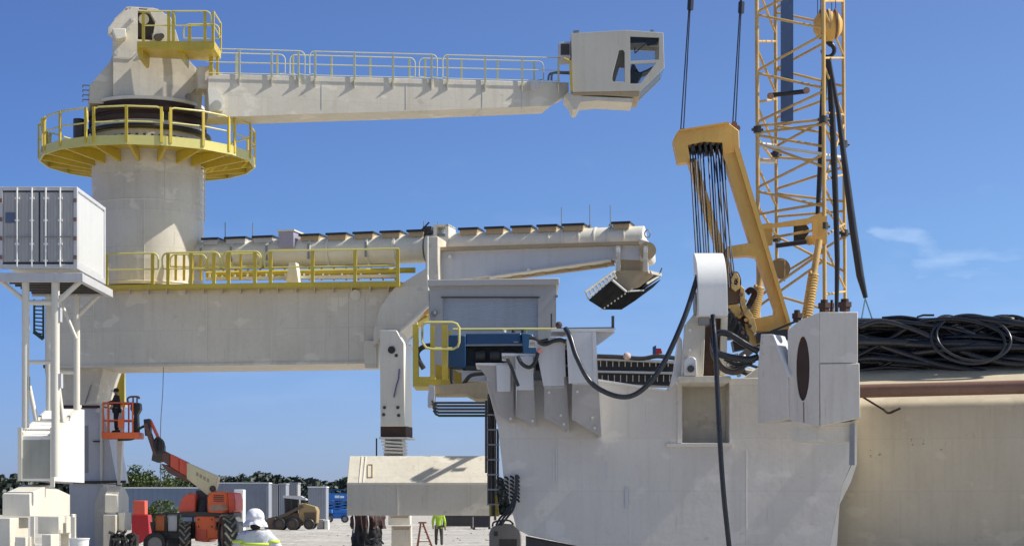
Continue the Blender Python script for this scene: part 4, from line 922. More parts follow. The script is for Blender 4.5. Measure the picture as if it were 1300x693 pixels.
b = MB(); b.prism([(722, 118), (740, 122), (804, 125), (803, 130.5), (757, 128), (737, 130), (732, 139), (727, 139), (722, 128), (716, 122), (722, 116)], Yk + .1, Yk + 1.6); build(b, 'cab_bracket', CREAM, cb_, .01)
b = MB(); b.bar(P(723.5, 77, Yk - .05), P(725.5, 116, Yk - .05), .08, .06); b.cyl(P(722, 77, Yk - .05), P(716, 74, Yk - .05), .03, 8); build(b, 'grab_rail', YEL, cb_)

# ================================================================== CONVEYOR
cv = thing('tube_conveyor', 'long cream conveyor tube with rows of hatches and a hanging loading chute', 'conveyor', P(550, 360, 68))
TA, TB_ = P(240, 326.5, 71.0), P(826, 305, 66.9); RT = .52
def tp(px, py=None):      # point on the tube axis at a picture column
    lo, hi = 0., 1.
    for _ in range(40):
        m_ = (lo + hi) / 2; q = TA.lerp(TB_, m_)
        if 650 + q.x / q.y * F < px: lo = m_
        else: hi = m_
    return TA.lerp(TB_, lo)
td = (TB_ - TA).normalized(); tn = Vector((-td.y, td.x, 0)).normalized(); tup = td.cross(-tn).normalized()
if tup.z < 0: tup = -tup
b = MB(); b.cyl(tp(240), tp(541), RT, 40)
for x in (262, 300, 345, 398, 420, 470, 504): b.tube([tp(x) - td * .05, tp(x) + td * .05], RT + .05, 40)
tb = build(b, 'tube', CREAM2, cv)
b = MB(); b.cyl(tp(543), tp(818), RT * .98, 40)
for x in (700, 717, 738, 757, 775, 795): b.tube([tp(x) - td * .025, tp(x) + td * .025], RT + .02, 40)
tb2 = build(b, 'tube', CREAM2, cv)
b = MB()
for x in (262, 300, 345, 398, 470): b.bar(tp(x) - tn * (RT + .02) - tup * .3, tp(x) - tn * (RT + .02) + tup * .25, .08, .08)
build(b, 'clamp', STEEL, tb)
for i, (xa_, xb_) in enumerate([(262, 283), (291, 318), (326, 352), (385, 411), (419, 445), (453, 479), (487, 513), (521, 543), (586, 611), (619, 644), (652, 679), (685, 711), (717, 745), (779, 803)]):
    p0, p1 = tp(xa_), tp(xb_); b = MB()
    for s_, (w_, z0, z1, sh) in enumerate(((.42, .38, .585, .035),)):
        v = [p0 + td * sh * 2 - tn * w_ + tup * z0, p1 - td * sh * 2 - tn * w_ + tup * z0, p1 - td * sh * 2 + tn * w_ + tup * z0, p0 + td * sh * 2 + tn * w_ + tup * z0,
             p0 + td * .03 - tn * w_ + tup * z1, p1 - td * .03 - tn * w_ + tup * z1, p1 - td * .03 + tn * w_ + tup * z1, p0 + td * .03 + tn * w_ + tup * z1]
        b.add(v, [(3, 2, 1, 0), (4, 5, 6, 7), (0, 1, 5, 4), (1, 2, 6, 5), (2, 3, 7, 6), (3, 0, 4, 7)])
    h = build(b, 'hatch', TAN if i > 2 else GREYW, cv)
    b = MB(); b.obox((p0 + p1) / 2 + tup * .612, (p1 - p0) / 2, tn * .47, tup * .025); b.obox((p0 + p1) / 2 + tup * .585 - tn * .5, (p1 - p0) / 2, tn * .02, tup * .04); build(b, 'hatch_lid', BLACK, h)
for x, hgt in ((286, .75), (321, .68), (713, .8), (749, .85), (775, .8), (538, .5), (556, .45)):
    b = MB(); b.tube([tp(x) + tup * .45, tp(x) + tup * (.5 + hgt)], .018, 6); b.cyl(tp(x) + tup * .45, tp(x) + tup * .62, .06, 8); build(b, 'sensor_rod', STEEL, cv)
b = MB(); p = tp(371); b.obox(p + tup * .42 - tn * .2, td * .3, tn * .45, tup * .3); build(b, 'transfer_box', mat('mauve_grey_paint', (.35, .33, .42), .5), cv, .02)
b = MB(); p = tp(371); b.obox(p + tup * .75 - tn * .2, td * .34, tn * .5, tup * .03); build(b, 'transfer_box_lid', CREAM2, cv)
b = MB()
for sx_ in (-1, 1): b.obox(tp(564.5) + td * (.22 * sx_) + tup * .45, td * .06, tn * .5, tup * .32)
b.obox(tp(564.5) + tup * .74, td * .28, tn * .5, tup * .04); b.obox(tp(564.5) + tup * .2, td * .28, tn * .52, tup * .12); build(b, 'portal_frame', CREAM2, cv)
b = MB(); b.obox(tp(545) + tup * .62, td * .15, tn * .3, tup * .14); b.tube([tp(536) + tup * .7, tp(545) + tup * .95], .03); build(b, 'winch', DARK, cv)
# deep girder under the tube
CB = PL(545, 67.6 - .2, 826, 66.2)
b = MB(); CB.prism(b, [(545, 317), (640, 315), (790, 309.5), (812, 309), (812, 330), (775, 329.5), (700, 339), (620, 350.5), (600, 352.5), (545, 360)], 0, 1.1); gd = build(b, 'girder', WHITE, cv, .01)
b = MB(); CB.prism(b, [(545, 314), (812, 306), (812, 310), (545, 318.5)], -.25, 1.35); build(b, 'top_flange', TAN, gd)
b = MB(); CB.prism(b, [(620, 350.2), (775, 328.6), (775, 330.4), (620, 352)], -.18, 1.25); build(b, 'bottom_flange', CREAM2, gd)
for k in range(7):
    x = 590 + k * 29; y_ = 353 - (x - 600) * .135; b = MB(); CB.prism(b, [(x, y_ - 1), (x + 12, y_ - 2.6), (x + 15, y_ + 4.2), (x + 2, y_ + 6)], .35, .9); build(b, 'lower_rib', TAN, gd)
b = MB(); CB.prism(b, [(572, 357), (612, 352), (775, 331.5), (770, 338), (735, 343), (640, 355), (600, 359)], .5, .8); build(b, 'lower_web', TAN, gd)
for x in (571, 671): 
    b = MB(); b.cyl(CB.at(x, 326 + (x > 600) * 17, -.2), CB.at(x, 326 + (x > 600) * 17, 0), .07, 12); build(b, 'lamp', CREAM2, gd)
# head end
b = MB(); CB.prism(b, [(812, 303), (822, 305), (828, 312), (829, 326), (826, 331), (812, 331)], -.1, 1.2); build(b, 'head_drum_cover', CREAM2, cv, .04)
b = MB(); b.cyl(CB.at(822, 318, -.25), CB.at(822, 318, -.09), .3, 28); build(b, 'bearing_cover', TAN, cv)
b = MB(); b.tube([CB.at(822 + 3.5 * cos(a), 297 + 5 * sin(a), .3) for a in [2 * pi * k / 16 for k in range(17)]], .025, 6); build(b, 'lifting_ring', STEEL, cv)
for x in (784, 819):
    b = MB(); CB.prism(b, [(x - 2, 312), (x + 3, 312), (x + 3.5, 344), (x - 2.5, 344)], -.3, -.05); build(b, 'hanger', CREAM, cv)
    b = MB(); CB.prism(b, [(x - 2, 316), (x + 3, 316), (x + 3, 320), (x - 2, 320)], -.36, -.301); build(b, 'bolt_plate', CONTW, cv)
# chute: a hopper with three dark trough panels
Yq = 66.3
b = MB(); b.prism([(787, 330), (818, 330), (818, 344), (787, 344)], Yq + .1, Yq + 1.1); b.prism([(783, 343), (826, 343), (829, 350), (812, 364), (797, 369), (776, 353)], Yq - .1, Yq + 1.2); ch = build(b, 'chute_hopper', TAN, cv, .01)
def plate(pts, n, name, m, par):
    q = MB(); q.ext([pts], n); return build(q, name, m, par)
A0, A1 = P(745, 374, 65.2), P(777, 352, 65.2); dn = Vector((.0, 0, -.1))
plate([P(747, 381, 65.0), P(777, 355, 65.0), P(795, 370, 66.0), P(766, 393, 66.0)], Vector((.06, .08, .05)), 'trough_panel', BELT, ch)
plate([P(766, 393, 66.02), P(795, 370.2, 66.02), P(817, 369, 66.4), P(838, 356, 66.4), P(829, 365, 66.6), P(806, 382, 66.6), P(789, 393, 66.6)], Vector((.02, .08, .05)), 'trough_panel', BELT, ch)
plate([P(797, 369, 66.3), P(816, 368.5, 66.5), P(838, 352, 66.9), P(824, 350, 66.9)], Vector((.02, .08, .05)), 'trough_panel', BELT, ch)
b = MB(); b.bar(P(777, 355, 64.95), P(795, 370, 65.95), .07, .05); b.bar(P(797, 369.5, 66), P(817, 368.5, 66.3), .07, .05); build(b, 'trough_edge', GREYW, ch)
for k in range(9):
    t_ = k / 8; a = P(744, 372, 65.1).lerp(P(779, 346, 65.5), t_); b = MB(); b.bar(a, a + Vector((.09, -.02, -.22)), .09, .05); build(b, 'edge_bracket', CREAM2, ch)
b = MB(); b.bar(P(743, 371, 65.15), P(781, 344, 65.55), .09, .08); b.bar(P(749, 376, 65.0), P(780, 350, 65.3), .05, .05); b.bar(P(822, 345, 66.2), P(839, 349, 66.6), .1, .1); b.bar(P(821, 360, 66.2), P(839, 349, 66.6), .07, .06); b.bar(P(760, 389, 65.95), P(790, 367, 65.9), .02, .02); build(b, 'trough_frame', CREAM, ch)
for k in range(4):
    t_ = k / 3; a = P(813, 363, 66.3).lerp(P(838, 346, 66.5), t_); b = MB(); b.bar(a, a + Vector((.06, 0, .16)), .06, .05); build(b, 'edge_bracket', STEEL, ch)
b = MB()
for k in range(10): 
    a = P(753, 389, 65.5).lerp(P(792, 362, 65.5), k / 9)
    b.cyl(a + Vector((.28, -.05, -.13)), a + Vector((.28, .1, -.13)), .028, 6)
build(b, 'belt_fastener', CREAM2, ch)

# ================================================================== SHED WITH ROLLER DOOR
Y = 60.5
sh = thing('equipment_shed', 'flat roofed grey shed with a blue grey roller door under the conveyor', 'shed', P(626, 480, Y))
SHM = mat('shed_grey_paint', (.47, .455, .43), .5, dirt=.15, streak=.2)
b = MB(); b.prism([(546, 361), (706, 359), (706, 480), (546, 480)], Y, Y + .12, holes=[[(562, 378), (683, 378), (683, 470), (562, 470)]]); shw = build(b, 'front_wall', SHM, sh)
b = MB(); x0, x1 = X_(546, Y), X_(706, Y); b.box(x0, x0 + .08, Y + .121, Y + 3, Z_(480, Y), Z_(361, Y)); b.box(x1 - .08, x1, Y + .121, Y + 3, Z_(480, Y), Z_(361, Y)); b.box(x0 + .08, x1 - .08, Y + 2.9, Y + 2.98, Z_(480, Y), Z_(361, Y)); build(b, 'side_wall', SHM, sh)
b = MB(); b.prism([(543, 355), (710, 353), (710, 361), (543, 363)], Y - .2, Y + 3.1); build(b, 'roof', SHM, sh, .02)
b = MB(); z0, z1 = Z_(470, Y), Z_(378, Y); n = 34
for k in range(n):
    za = z0 + (z1 - z0) * k / n; zb_ = z0 + (z1 - z0) * (k + 1) / n
    b.ext([[Vector((X_(562, Y), Y + .11, za)), Vector((X_(562, Y), Y + .098, (za + zb_) / 2)), Vector((X_(562, Y), Y + .11, zb_)), Vector((X_(562, Y), Y + .14, zb_)), Vector((X_(562, Y), Y + .14, za))]], (X_(683, Y) - X_(562, Y), 0, 0))
build(b, 'roller_door', DOORG, sh)
b = MB(); b.prism([(560, 376.5), (685, 376.5), (685, 378), (560, 378)], Y - .05, Y - .001); build(b, 'door_header', DARK, sh)
b = MB(); b.cyl(P(706.5, 376, Y - .05), P(706.5, 376, Y), .05, 8); b.cyl(P(551, 395, Y - .1), P(551, 399, Y - .1), .1, 8); b.bar(P(551, 395, Y - .05), P(551, 402, Y - .05), .08, .1); build(b, 'lamp', STEEL, sh)
b = MB(); b.tube([P(543, 300, 64), P(543, 350, 64), P(545.5, 392, 61), P(546, 410, 60.3)], .035, 6); build(b, 'conduit', CREAM2, sh)

# ================================================================== YELLOW PLATFORM, BLUE MACHINE, SUPPORTS
Y = 54.5
yp = thing('access_platform', 'small yellow access platform with tall posts beside the blue machine', 'platform', P(550, 490, Y))
b = MB(); b.prism([(524, 481), (572, 481), (574, 490), (524, 490)], Y, Y + 2.0); b.prism([(526, 478), (552, 478), (552, 481), (526, 481)], Y, Y + 1.8); build(b, 'deck', YEL, yp)
b = MB(); b.prism([(553, 462), (573, 468), (600, 480), (612, 490), (560, 490), (553, 482)], Y + 1.2, Y + 1.9); build(b, 'side_plate', YEL, yp)
for px, py0, w, dy in ((527.5, 412, .16, 0), (549, 413, .12, 0), (564.5, 412, .16, 0), (530, 414, .09, 1.8), (571, 420, .09, 1.8)):
    b = MB(); b.bar(P(px, 482, Y + dy), P(px, py0, Y + dy), w, .08, up=(0, 1, 0)); build(b, 'post', YEL, yp)
b = MB(); p_ = [(536, 424), (536, 414), (539, 410), (545, 409), (574, 409), (580, 411), (583, 416), (583, 434), (581, 440), (575, 443), (550, 443), (541, 441), (536, 434), (536, 424)]
b.tube([P(x_, y_, Y - .08) for x_, y_ in p_], .035, 8); b.tube([P(529, 409, Y), P(530, 440, Y)], .035); build(b, 'gate_loop', YELL, yp)
b = MB(); b.tube([P(529, 442, Y + .9), P(574, 442, Y + .9)], .03); build(b, 'mid_rail', YELL, yp)
b = MB(); b.tube(curve([P(549, 438, Y + .6), P(538, 440, Y + .6), P(530, 447, Y + .6), P(531, 456, Y + .6), P(538, 468, Y + .6)], 6), .075, 8); tag(build(b, 'hose', BLACK), 'thick black hose looping inside the yellow platform', 'hose')
b = MB(); b.tube(curve([P(573, 468, 54.2), P(574, 484, 54.2), P(580, 492, 54.1), P(588, 488, 54.1), P(597, 477, 54), P(612, 474, 54), P(630, 472, 54)], 6), .06, 8); tag(build(b, 'hose', BLACK), 'black hose sagging under the blue machine', 'hose')
b = MB(); b.tube([P(575, 418, 56), P(716, 417.5, 56)], .035, 8); b.tube([P(668, 418, 56), P(668, 432, 56)], .03); b.tube([P(716, 418, 56), P(722, 432, 56)], .02)
hr = build(b, 'handrail', YELL); tag(hr, 'pale yellow handrail running above the blue machine', 'handrail')
Y = 55.6
bm_ = thing('hydraulic_power_unit', 'dark blue machine housing between the yellow platform and grey brackets', 'machine', P(620, 466, Y))
b = MB(); b.prism([(569.5, 425), (591, 425), (591, 468), (569.5, 466)], Y - .2, Y + 1.6); build(b, 'end_housing', BLUE, bm_, .03)
b = MB(); b.prism([(591.2, 423.5), (662, 423), (662, 438), (591.2, 439)], Y, Y + 1.5); build(b, 'top_cover', BLUE, bm_, .03)
b = MB(); b.prism([(662, 422), (676, 424), (683, 436), (684, 449), (664, 449)], Y - .1, Y + 1.4); build(b, 'end_housing', mat('machine_blue_paint_light', (.03, .12, .24), .4), bm_, .03)
b = MB(); b.prism([(591.2, 439.2), (663, 438.2), (663, 466), (591.2, 466)], Y + .5, Y + 1.5); build(b, 'motor_bay', BLACK, bm_)
for k in range(3):
    b = MB(); b.cyl(P(604 + k * 18, 452, Y + .25), P(616 + k * 18, 452, Y + .25), .2, 18); build(b, 'motor', DARK, bm_)
b = MB(); b.prism([(591.2, 437), (663, 436.4), (663, 438.6), (591.2, 439.2)], Y - .04, Y - .001); b.prism([(652, 433), (658, 433), (658, 435), (652, 435)], Y - .02, Y - .001); build(b, 'cover_trim', STEEL, bm_)
b = MB(); b.prism([(591, 464), (640, 464), (628, 469), (591, 469)], Y - .2, Y + 1.4); build(b, 'base_rail', BLACK, bm_)
b = MB(); b.prism([(586, 470), (618, 470), (618, 484), (586, 484)], Y - .1, Y + 1.4); b.prism([(618, 472), (632, 472), (632, 486), (618, 486)], Y - .2, Y + 1); build(b, 'plinth', WHITE, bm_)
for k in range(3):
    b = MB(); b.cyl(P(640 + k * 12, 422, Y + .3), P(640 + k * 12, 419, Y + .3), .06, 8); build(b, 'filler_cap', CREAM2 if k == 0 else DARK, bm_)
Y = 53
br = thing('support_bracket_beam', 'brown underside beam with dark pipes below the yellow platform', 'beam', P(590, 500, Y))
b = MB(); b.prism([(547, 489), (622, 484), (622, 506), (604, 506), (592, 500), (552, 500)], Y + .6, Y + 2.2); build(b, 'beam', TAN, br)
b = MB(); b.prism([(545, 488), (551, 489), (552, 500), (550, 514), (543, 516), (543, 504)], Y + .4, Y + 1.4); build(b, 'end_bracket', GREYW, br)
for k in range(5):
    b = MB(); y_ = 511 + k * 4.1; xs = 549 + abs(k - 0) * .6; pts = [P(622, y_, Y + .3), P(xs + 3, y_, Y + .3)]
    if k: pts = [P(622, y_, Y + .3), P(xs + 6, y_, Y + .3), P(xs + 2, y_ - 2, Y + .3), P(xs - 1, y_ - 7, Y + .3)]
    b.tube(pts, .035, 8); build(b, 'pipe', GREEN if k == 4 else DARK, br)
vp = thing('pipe_rack', 'upright dark pipes climbing the narrow end of the white hull', 'pipes', P(625, 650, 50.5))
for k, (px, py0, py1, w) in enumerate(((617, 508, 600, .03), (621, 500, 640, .05), (625, 505, 655, .05), (628.5, 520, 660, .035), (632, 545, 640, .03))):
    b = MB(); b.tube([P(px, py0, 50.2 + k * .15), P(px + (k == 2), py1, 50.2 + k * .15)], w, 8); build(b, 'pipe', DARK if k != 3 else STEEL, vp)
for k in range(7): b = MB(); b.box(X_(618, 50.2), X_(634, 50.2), 50.28, 50.36, Z_(527 + k * 19, 50.2), Z_(525 + k * 19, 50.2)); build(b, 'pipe_clamp', STEEL, vp)
b = MB(); b.prism([(621, 628), (631, 628), (634, 655), (621, 655)], 50.6, 51.2); build(b, 'yellow_guard', YEL, vp)

# ================================================================== COUNTERWEIGHT BOX BELOW THE LEG
Y0 = 65.2
cw = thing('counterweight_box', 'big cream counterweight box with a sunlit sloping upper face', 'counterweight', P(530, 655, Y0))
xl, xr = X_(440.5, Y0), X_(624, Y0); za, zb_, zc = Z_(654, Y0), Z_(613, Y0), Z_(578.5, Y0 + 1.05)
b = MB(); yzprism(b, xl, xr, [(Y0, za), (Y0, zb_), (Y0 + 1.05, zc), (Y0 + 2.6, zc), (Y0 + 3.6, zb_), (Y0 + 3.6, za)]); cwo = build(b, 'shell', CREAM, cw, .015)
b = MB(); b.box(xl, xr, Y0 - .03, Y0 + .01, zb_ - .05, zb_ + .02)
b.bar((X_(505, Y0), Y0 - .01, za), (X_(505, Y0), Y0 - .01, zb_), .04, .03); b.bar((X_(456, Y0), Y0 - .01, zb_), (X_(456.5, Y0), Y0 + 1.03, zc), .03, .03); b.bar((X_(461, Y0), Y0 - .01, zb_), (X_(461.5, Y0), Y0 + 1.03, zc), .03, .03); build(b, 'weld_seam', CREAM2, cwo)
b = MB(); q = [(467, 606), (473, 606), (473, 590), (467, 590)]
def slope(px, py): 
    # point on the 45 degree face
    t_ = (613 - py) / 34.5; Yy = Y0 + 1.05 * t_; return Vector((X_(px, Yy), Yy - .012, zb_ + (zc - zb_) * t_ + .012))
b.tube([slope(*p) for p in q + [q[0]]], .018, 5); build(b, 'hatch_outline', TAN, cwo)
# blocks and things beneath
def crate(px0, px1, py0, py1, Y, label, m):
    t = thing('stacked_crate', label, 'crate', P((px0 + px1) / 2, py1, Y), 'cream crates under the counterweight')
    b = MB(); b.prism([(px0, py0), (px1, py0), (px1, py1), (px0, py1)], Y, Y + 1.0); build(b, 'body', m, t, .03)
    b = MB(); b.prism([(px0 + 3, py0 + 3), (px1 - 3, py0 + 3), (px1 - 3, py0 + 5), (px0 + 3, py0 + 5)], Y - .03, Y - .001); b.bar(P(px0, py0 + 1, Y - .02), P(px1, py0 + 1, Y - .02), .04, .05); build(b, 'handle_strip', TAN, t)
crate(493, 521, 652, 666, 82, 'upper cream crate of the stack under the counterweight', CREAM2)
crate(497, 522, 667, 695, 81.6, 'lower cream crate beneath the upper crate', CREAM)
sp_ = thing('covered_bundle', 'dark tarpaulin covered bundle under the counterweight box', 'bundle', P(466, 693, 83))
c0 = P(466, 693, 84); nA, nZ = 60, 26; ztop = Z_(653, 83)
def lump(m0, m1, z0, z1, rx, ry, seed):
    q = MB(); vs = []
    for i in range(nZ + 1):
        z_ = z0 + (z1 - z0) * i / nZ; sq = 1 - .12 * (i / nZ) ** 6
        for k in range(nA):
            a = 2 * pi * k / nA; n_ = mn.fractal(Vector((cos(a) * 1.6, sin(a) * 1.6, z_ * .7 + seed)), .8, 2.0, 4) * .22 + .05 * sin(a * 11 + z_)
            vs.append(Vector((c0.x + (rx + n_) * sq * cos(a), c0.y + (ry + n_) * sq * sin(a), z_)))
    fs = [(i * nA + k, i * nA + (k + 1) % nA, (i + 1) * nA + (k + 1) % nA, (i + 1) * nA + k) for i in range(nZ) for k in range(nA)] + [tuple(nZ * nA + k for k in range(nA))]
    q.add(vs, fs, 0, True); return q
build(lump(0, 0, -.02, .95, .62, .8, 1), 'tarpaulin', mat('dark_tarp', (.016, .015, .016), .6, bump=.8), sp_)
build(lump(0, 0, .8, ztop - .02, .74, .8, 4), 'tarpaulin_top', mat('dark_red_tarp', (.05, .018, .014), .7, dirt=.6, dirtcol=(.015, .012, .012), bump=.8), sp_)
for k in range(4):
    b = MB(); px = 449 + k * 9; b.tube(curve([P(px, 654, 83.1), P(px + 1, 664, 82.95), P(px + (k % 2) * 3, 676, 82.95)], 4), .025, 6); build(b, 'strap', RUSTD if k % 2 else GREYW, sp_)
for k in range(5):
    b = MB(); px = 466 + k * 4; b.bar(P(px, 684, 82.6), P(px + 5, 690 - (k % 2) * 7, 82.5), .07, .05); build(b, 'tool', STEEL if k % 2 else DARK, sp_)
# step ladder
ldr = thing('step_ladder', 'orange step ladder standing open beside the lime shirted worker', 'ladder', P(545, 693, 80)); Y = 80
for a, c, dy in (((534, 664), (529, 697), 0), ((537, 664), (550, 697), 0), ((534, 664), (530, 695), .7), ((537, 664), (549, 695), .7)):
    b = MB(); b.bar(P(*a, Y + dy * .2), P(*c, Y + dy), .07, .05); build(b, 'rail', mat('worn_ladder_orange', (.30, .12, .07), .6, dirt=.6), ldr)
b = MB()
for k in range(4): b.bar(P(536.5 + 3 * k, 668 + 7.5 * k, Y), P(536.5 + 3 * k, 668 + 7.5 * k, Y + .6), .08, .03)
b.bar(P(531, 687, Y), P(546, 687, Y), .05, .04); build(b, 'step', mat('worn_ladder_orange', (.30, .12, .07), .6, dirt=.6), ldr)
b = MB(); b.prism([(531, 662), (541, 662), (541, 664), (531, 664)], Y - .1, Y + .3); build(b, 'top_cap', mat('worn_ladder_orange', (.30, .12, .07), .6, dirt=.6), ldr)

# ================================================================== WHITE HULL
H0 = 49.0
hl = thing('white_hull', 'huge white plated hull section with a recess and slanted ends', 'hull', P(850, 690, H0))
hp = [(617, 484), (758, 481), (847, 495), (862, 480), (944, 480), (966, 464), (1004, 455), (1086, 480), (1086, 536), (1082, 540), (1082, 586), (1070, 614), (1052, 700), (760, 700), (735, 693), (671, 679), (656, 671), (640, 612), (632, 540), (629, 529)]
rec = [(866, 484), (926, 484), (926, 562), (866, 562)]
HW = mat('hull_white_paint', (.64, .605, .55), .34, dirt=.22, streak=.22, bump=.6, plates=.06, patch=.35, rust=.03)
b = MB(); b.prism(hp, H0, H0 + .95, holes=[rec]); hsk = build(b, 'hull_skin', HW, hl, .01)
b = MB(); hb = [(x_, y_) for x_, y_ in hp]; b.ext([[P(x_, y_, H0) + Vector((0, .95, 0)) for x_, y_ in hb]], (0, 1.3, 0)); build(b, 'hull_core', CREAM, hl)
b = MB(); b.prism([(846, 562.5), (930, 562.5), (930, 567), (846, 567)], H0 - .12, H0 - .001); b.prism([(860, 484), (865.8, 484), (865.8, 562), (860, 562)], H0 - .05, H0 - .001); build(b, 'recess_ledge', HW, hl)
for x_, y0_, y1_ in ((706, 570, 612), (702, 570, 612), (770, 585, 612), (947, 570, 690)):
    b = MB(); b.prism([(x_, y0_), (x_ + 1, y0_), (x_ + 1, y1_), (x_, y1_)], H0 - .015, H0 - .001); build(b, 'weld_seam', WHITE, hsk)
b = MB(); b.prism([(760, 481), (847, 494.5), (847, 497), (760, 483.5)], H0 - .08, H0 - .001)
build(b, 'weld_seam', WHITE, hsk)
b = MB(); b.prism([(793.5, 618), (797.5, 618), (797.5, 645), (793.5, 645)], H0 - .03, H0 - .016); build(b, 'anode', GREYW, hsk)
# dark block that stands for the shade in the gap below
b = MB(); b.prism([(668, 681), (740, 695), (900, 702), (900, 730), (668, 730)], H0 + .2, H0 + 2.0); build(b, 'gap_shade_block', DARK, hl)
# edge plate in paler cream, light on the hull edge put into its colour
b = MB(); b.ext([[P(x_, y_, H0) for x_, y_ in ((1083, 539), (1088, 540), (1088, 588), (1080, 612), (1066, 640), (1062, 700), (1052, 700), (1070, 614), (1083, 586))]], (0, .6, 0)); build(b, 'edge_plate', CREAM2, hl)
# fins / brackets
def fin(poly, Yf, label, shelf=None, par=hl, split=None):
    q = MB(); q.prism(poly, Yf, Yf + .06); f = build(q, 'bracket', mat('bracket_shaded_grey', (.42, .39, .355), .5, dirt=.25, streak=.3, patch=.3), par)  # darker grey puts shade on the lower brackets into the colour
    q = MB(); xs = [p[0] for p in poly]; xr = max(xs)
    top = min(p[1] for p in poly); 
    q.ext([[P(poly[1][0], poly[1][1], Yf) + Vector((0, .061, 0)), P(poly[2][0], poly[2][1], Yf) + Vector((0, .061, 0)), P(poly[2][0], poly[2][1], Yf) + Vector((0, H0 - Yf, 0)), P(poly[1][0], poly[1][1], Yf) + Vector((0, H0 - Yf + .3, 0))]], (-.05, 0, 0)); build(q, 'web', WHITE, f)
    if shelf:
        q = MB(); q.prism(shelf, Yf - .05, Yf + 1.6); build(q, 'shelf', WHITE, f)
    for (dx, dy) in ((-.25, .82), (-.5, .7)):
        pass
    return f
f1 = fin([(606, 463), (652, 463), (652, 537), (640, 530), (632, 524), (622, 484)], 48.7, '', [(604, 460.5), (631, 460.5), (655, 461), (655, 464), (631, 464), (604, 463)])
f2 = fin([(640, 452), (676, 452), (680, 541), (655, 528), (655, 470), (646, 462)], 48.5, '', [(637, 448), (681, 449), (681, 452), (637, 451.5)])
f3 = fin([(682, 434), (716, 434), (723, 547), (691, 530), (691, 440)], 48.25, '', [(672, 431), (722, 431), (722, 434), (672, 434)])
f4 = fin([(727, 421), (756, 421), (763.5, 554), (726, 532)], 47.95, '', [(700, 417), (782, 416.5), (778, 420.5), (700, 420.5)])
for f, pl_, Yf in ((f1, [(630, 463), (648, 463), (648, 497), (631, 497)], 48.62), (f2, [(654, 452), (676.5, 452), (677.5, 495), (655, 495)], 48.42), (f3, [(679, 434.5), (715.5, 434.5), (716.5, 490), (690, 490)], 48.17), (f4, [(719, 421), (756, 421), (757, 486.5), (722, 486.5)], 47.87)):
    q = MB(); q.prism(pl_, Yf, Yf + .05); build(q, 'upper_plate', WHITE, f)  # light on the upper bracket half is put into this paler plate
for f, lines in ((f3, (691, 716, 491, 48.25)), (f4, (727, 757, 487, 47.95))):
    q = MB(); q.prism([(lines[0], lines[2]), (lines[1], lines[2]), (lines[1], lines[2] + 1), (lines[0], lines[2] + 1)], lines[3] - .03, lines[3] - .001); build(q, 'weld_seam', WHITE, f)
for f, x_, y_, Yf in ((f2, 676, 534, 48.5), (f3, 716, 538, 48.25), (f4, 755, 543, 47.95), (f4, 752, 530, 47.95), (f3, 712, 527, 48.25), (f4, 733, 497, 47.95), (f3, 697, 498, 48.25), (f1, 648, 531, 48.7)):
    q = MB(); q.cyl(P(x_, y_, Yf - .03), P(x_, y_, Yf), .035, 8); build(q, 'bolt', CREAM2, f)
for f, poly, Yf in ((f2, [(655, 452), (659, 452), (656, 500), (655, 528)], 48.4), (f4, [(752, 421), (756.5, 421), (757.5, 487), (753, 487)], 47.85), (f3, [(712, 434), (717, 434), (718, 478), (713.5, 478)], 48.15), (f2, [(674, 452), (677, 452), (678, 474), (675, 474)], 48.45)):
    q = MB(); q.prism(poly, Yf, Yf + .09); build(q, 'lit_edge_strip', WHITE, f)  # white strips paint the lit edges of the brackets
q = MB(); q.prism([(757, 421), (781, 421), (779, 423), (759, 438), (757.5, 438)], 48.1, 48.2); build(q, 'gusset', GREYW, f4)
q = MB(); q.bar(P(778, 401, 48.1), P(778, 417, 48.1), .07, .07); q.prism([(708, 416), (780, 415), (780, 417), (708, 418)], 48.0, 48.1); q.bar(P(700, 398, 48.3), P(700, 416, 48.3), .04, .04); build(q, 'dark_post', DARK, f4)
# white backing frames behind the brackets
b = MB(); b.prism([(655, 449), (700, 449), (700, 482), (655, 482)], 49.6, 50.4); b.prism([(700, 430), (728, 430), (728, 482), (700, 482)], 49.3, 50.2); build(b, 'mounting_frame', WHITE, hl)
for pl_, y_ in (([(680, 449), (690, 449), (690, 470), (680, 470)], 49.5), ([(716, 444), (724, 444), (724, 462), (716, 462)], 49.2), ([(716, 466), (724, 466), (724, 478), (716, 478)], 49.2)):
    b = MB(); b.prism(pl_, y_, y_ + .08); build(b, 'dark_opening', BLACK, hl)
# small hoses & fittings on brackets
rg = random.Random(9)
for lab, pts, w in (('short black hose drooping between two grey brackets', [(657, 452), (663, 462), (672, 466), (679, 460), (683, 447)], .05), ('black hose end with pale tip on the grey shelf', [(683, 434), (692, 437), (702, 433), (711, 431), (718, 434)], .05), ('thin black hose down the first grey bracket', [(644, 455), (650, 468), (654, 480), (658, 490)], .045), ('black hose curled on the blue machine end', [(672, 428), (680, 430), (686, 433), (696, 431)], .045)):
    b = MB(); b.tube(curve([P(x_, y_, 48.0) for x_, y_ in pts], 6), w, 8); tag(build(b, 'hose', BLACK), lab, 'hose')
b = MB(); b.tube([P(683, 447, 48), P(687, 443, 48)], .06, 8); tag(build(b, 'hose_plug', mat('pink_plastic', (.8, .3, .22), .5)), 'pink plug on the drooping hose end', 'plug')
b = MB(); b.sphere(P(709.5, 412.5, 48.6), .09); b.cyl(P(709.5, 418, 48.6), P(709.5, 412, 48.6), .06, 10); tag(build(b, 'valve_cap', RUSTD), 'small rusty cap on the bracket shelf beside the big hose', 'cap')
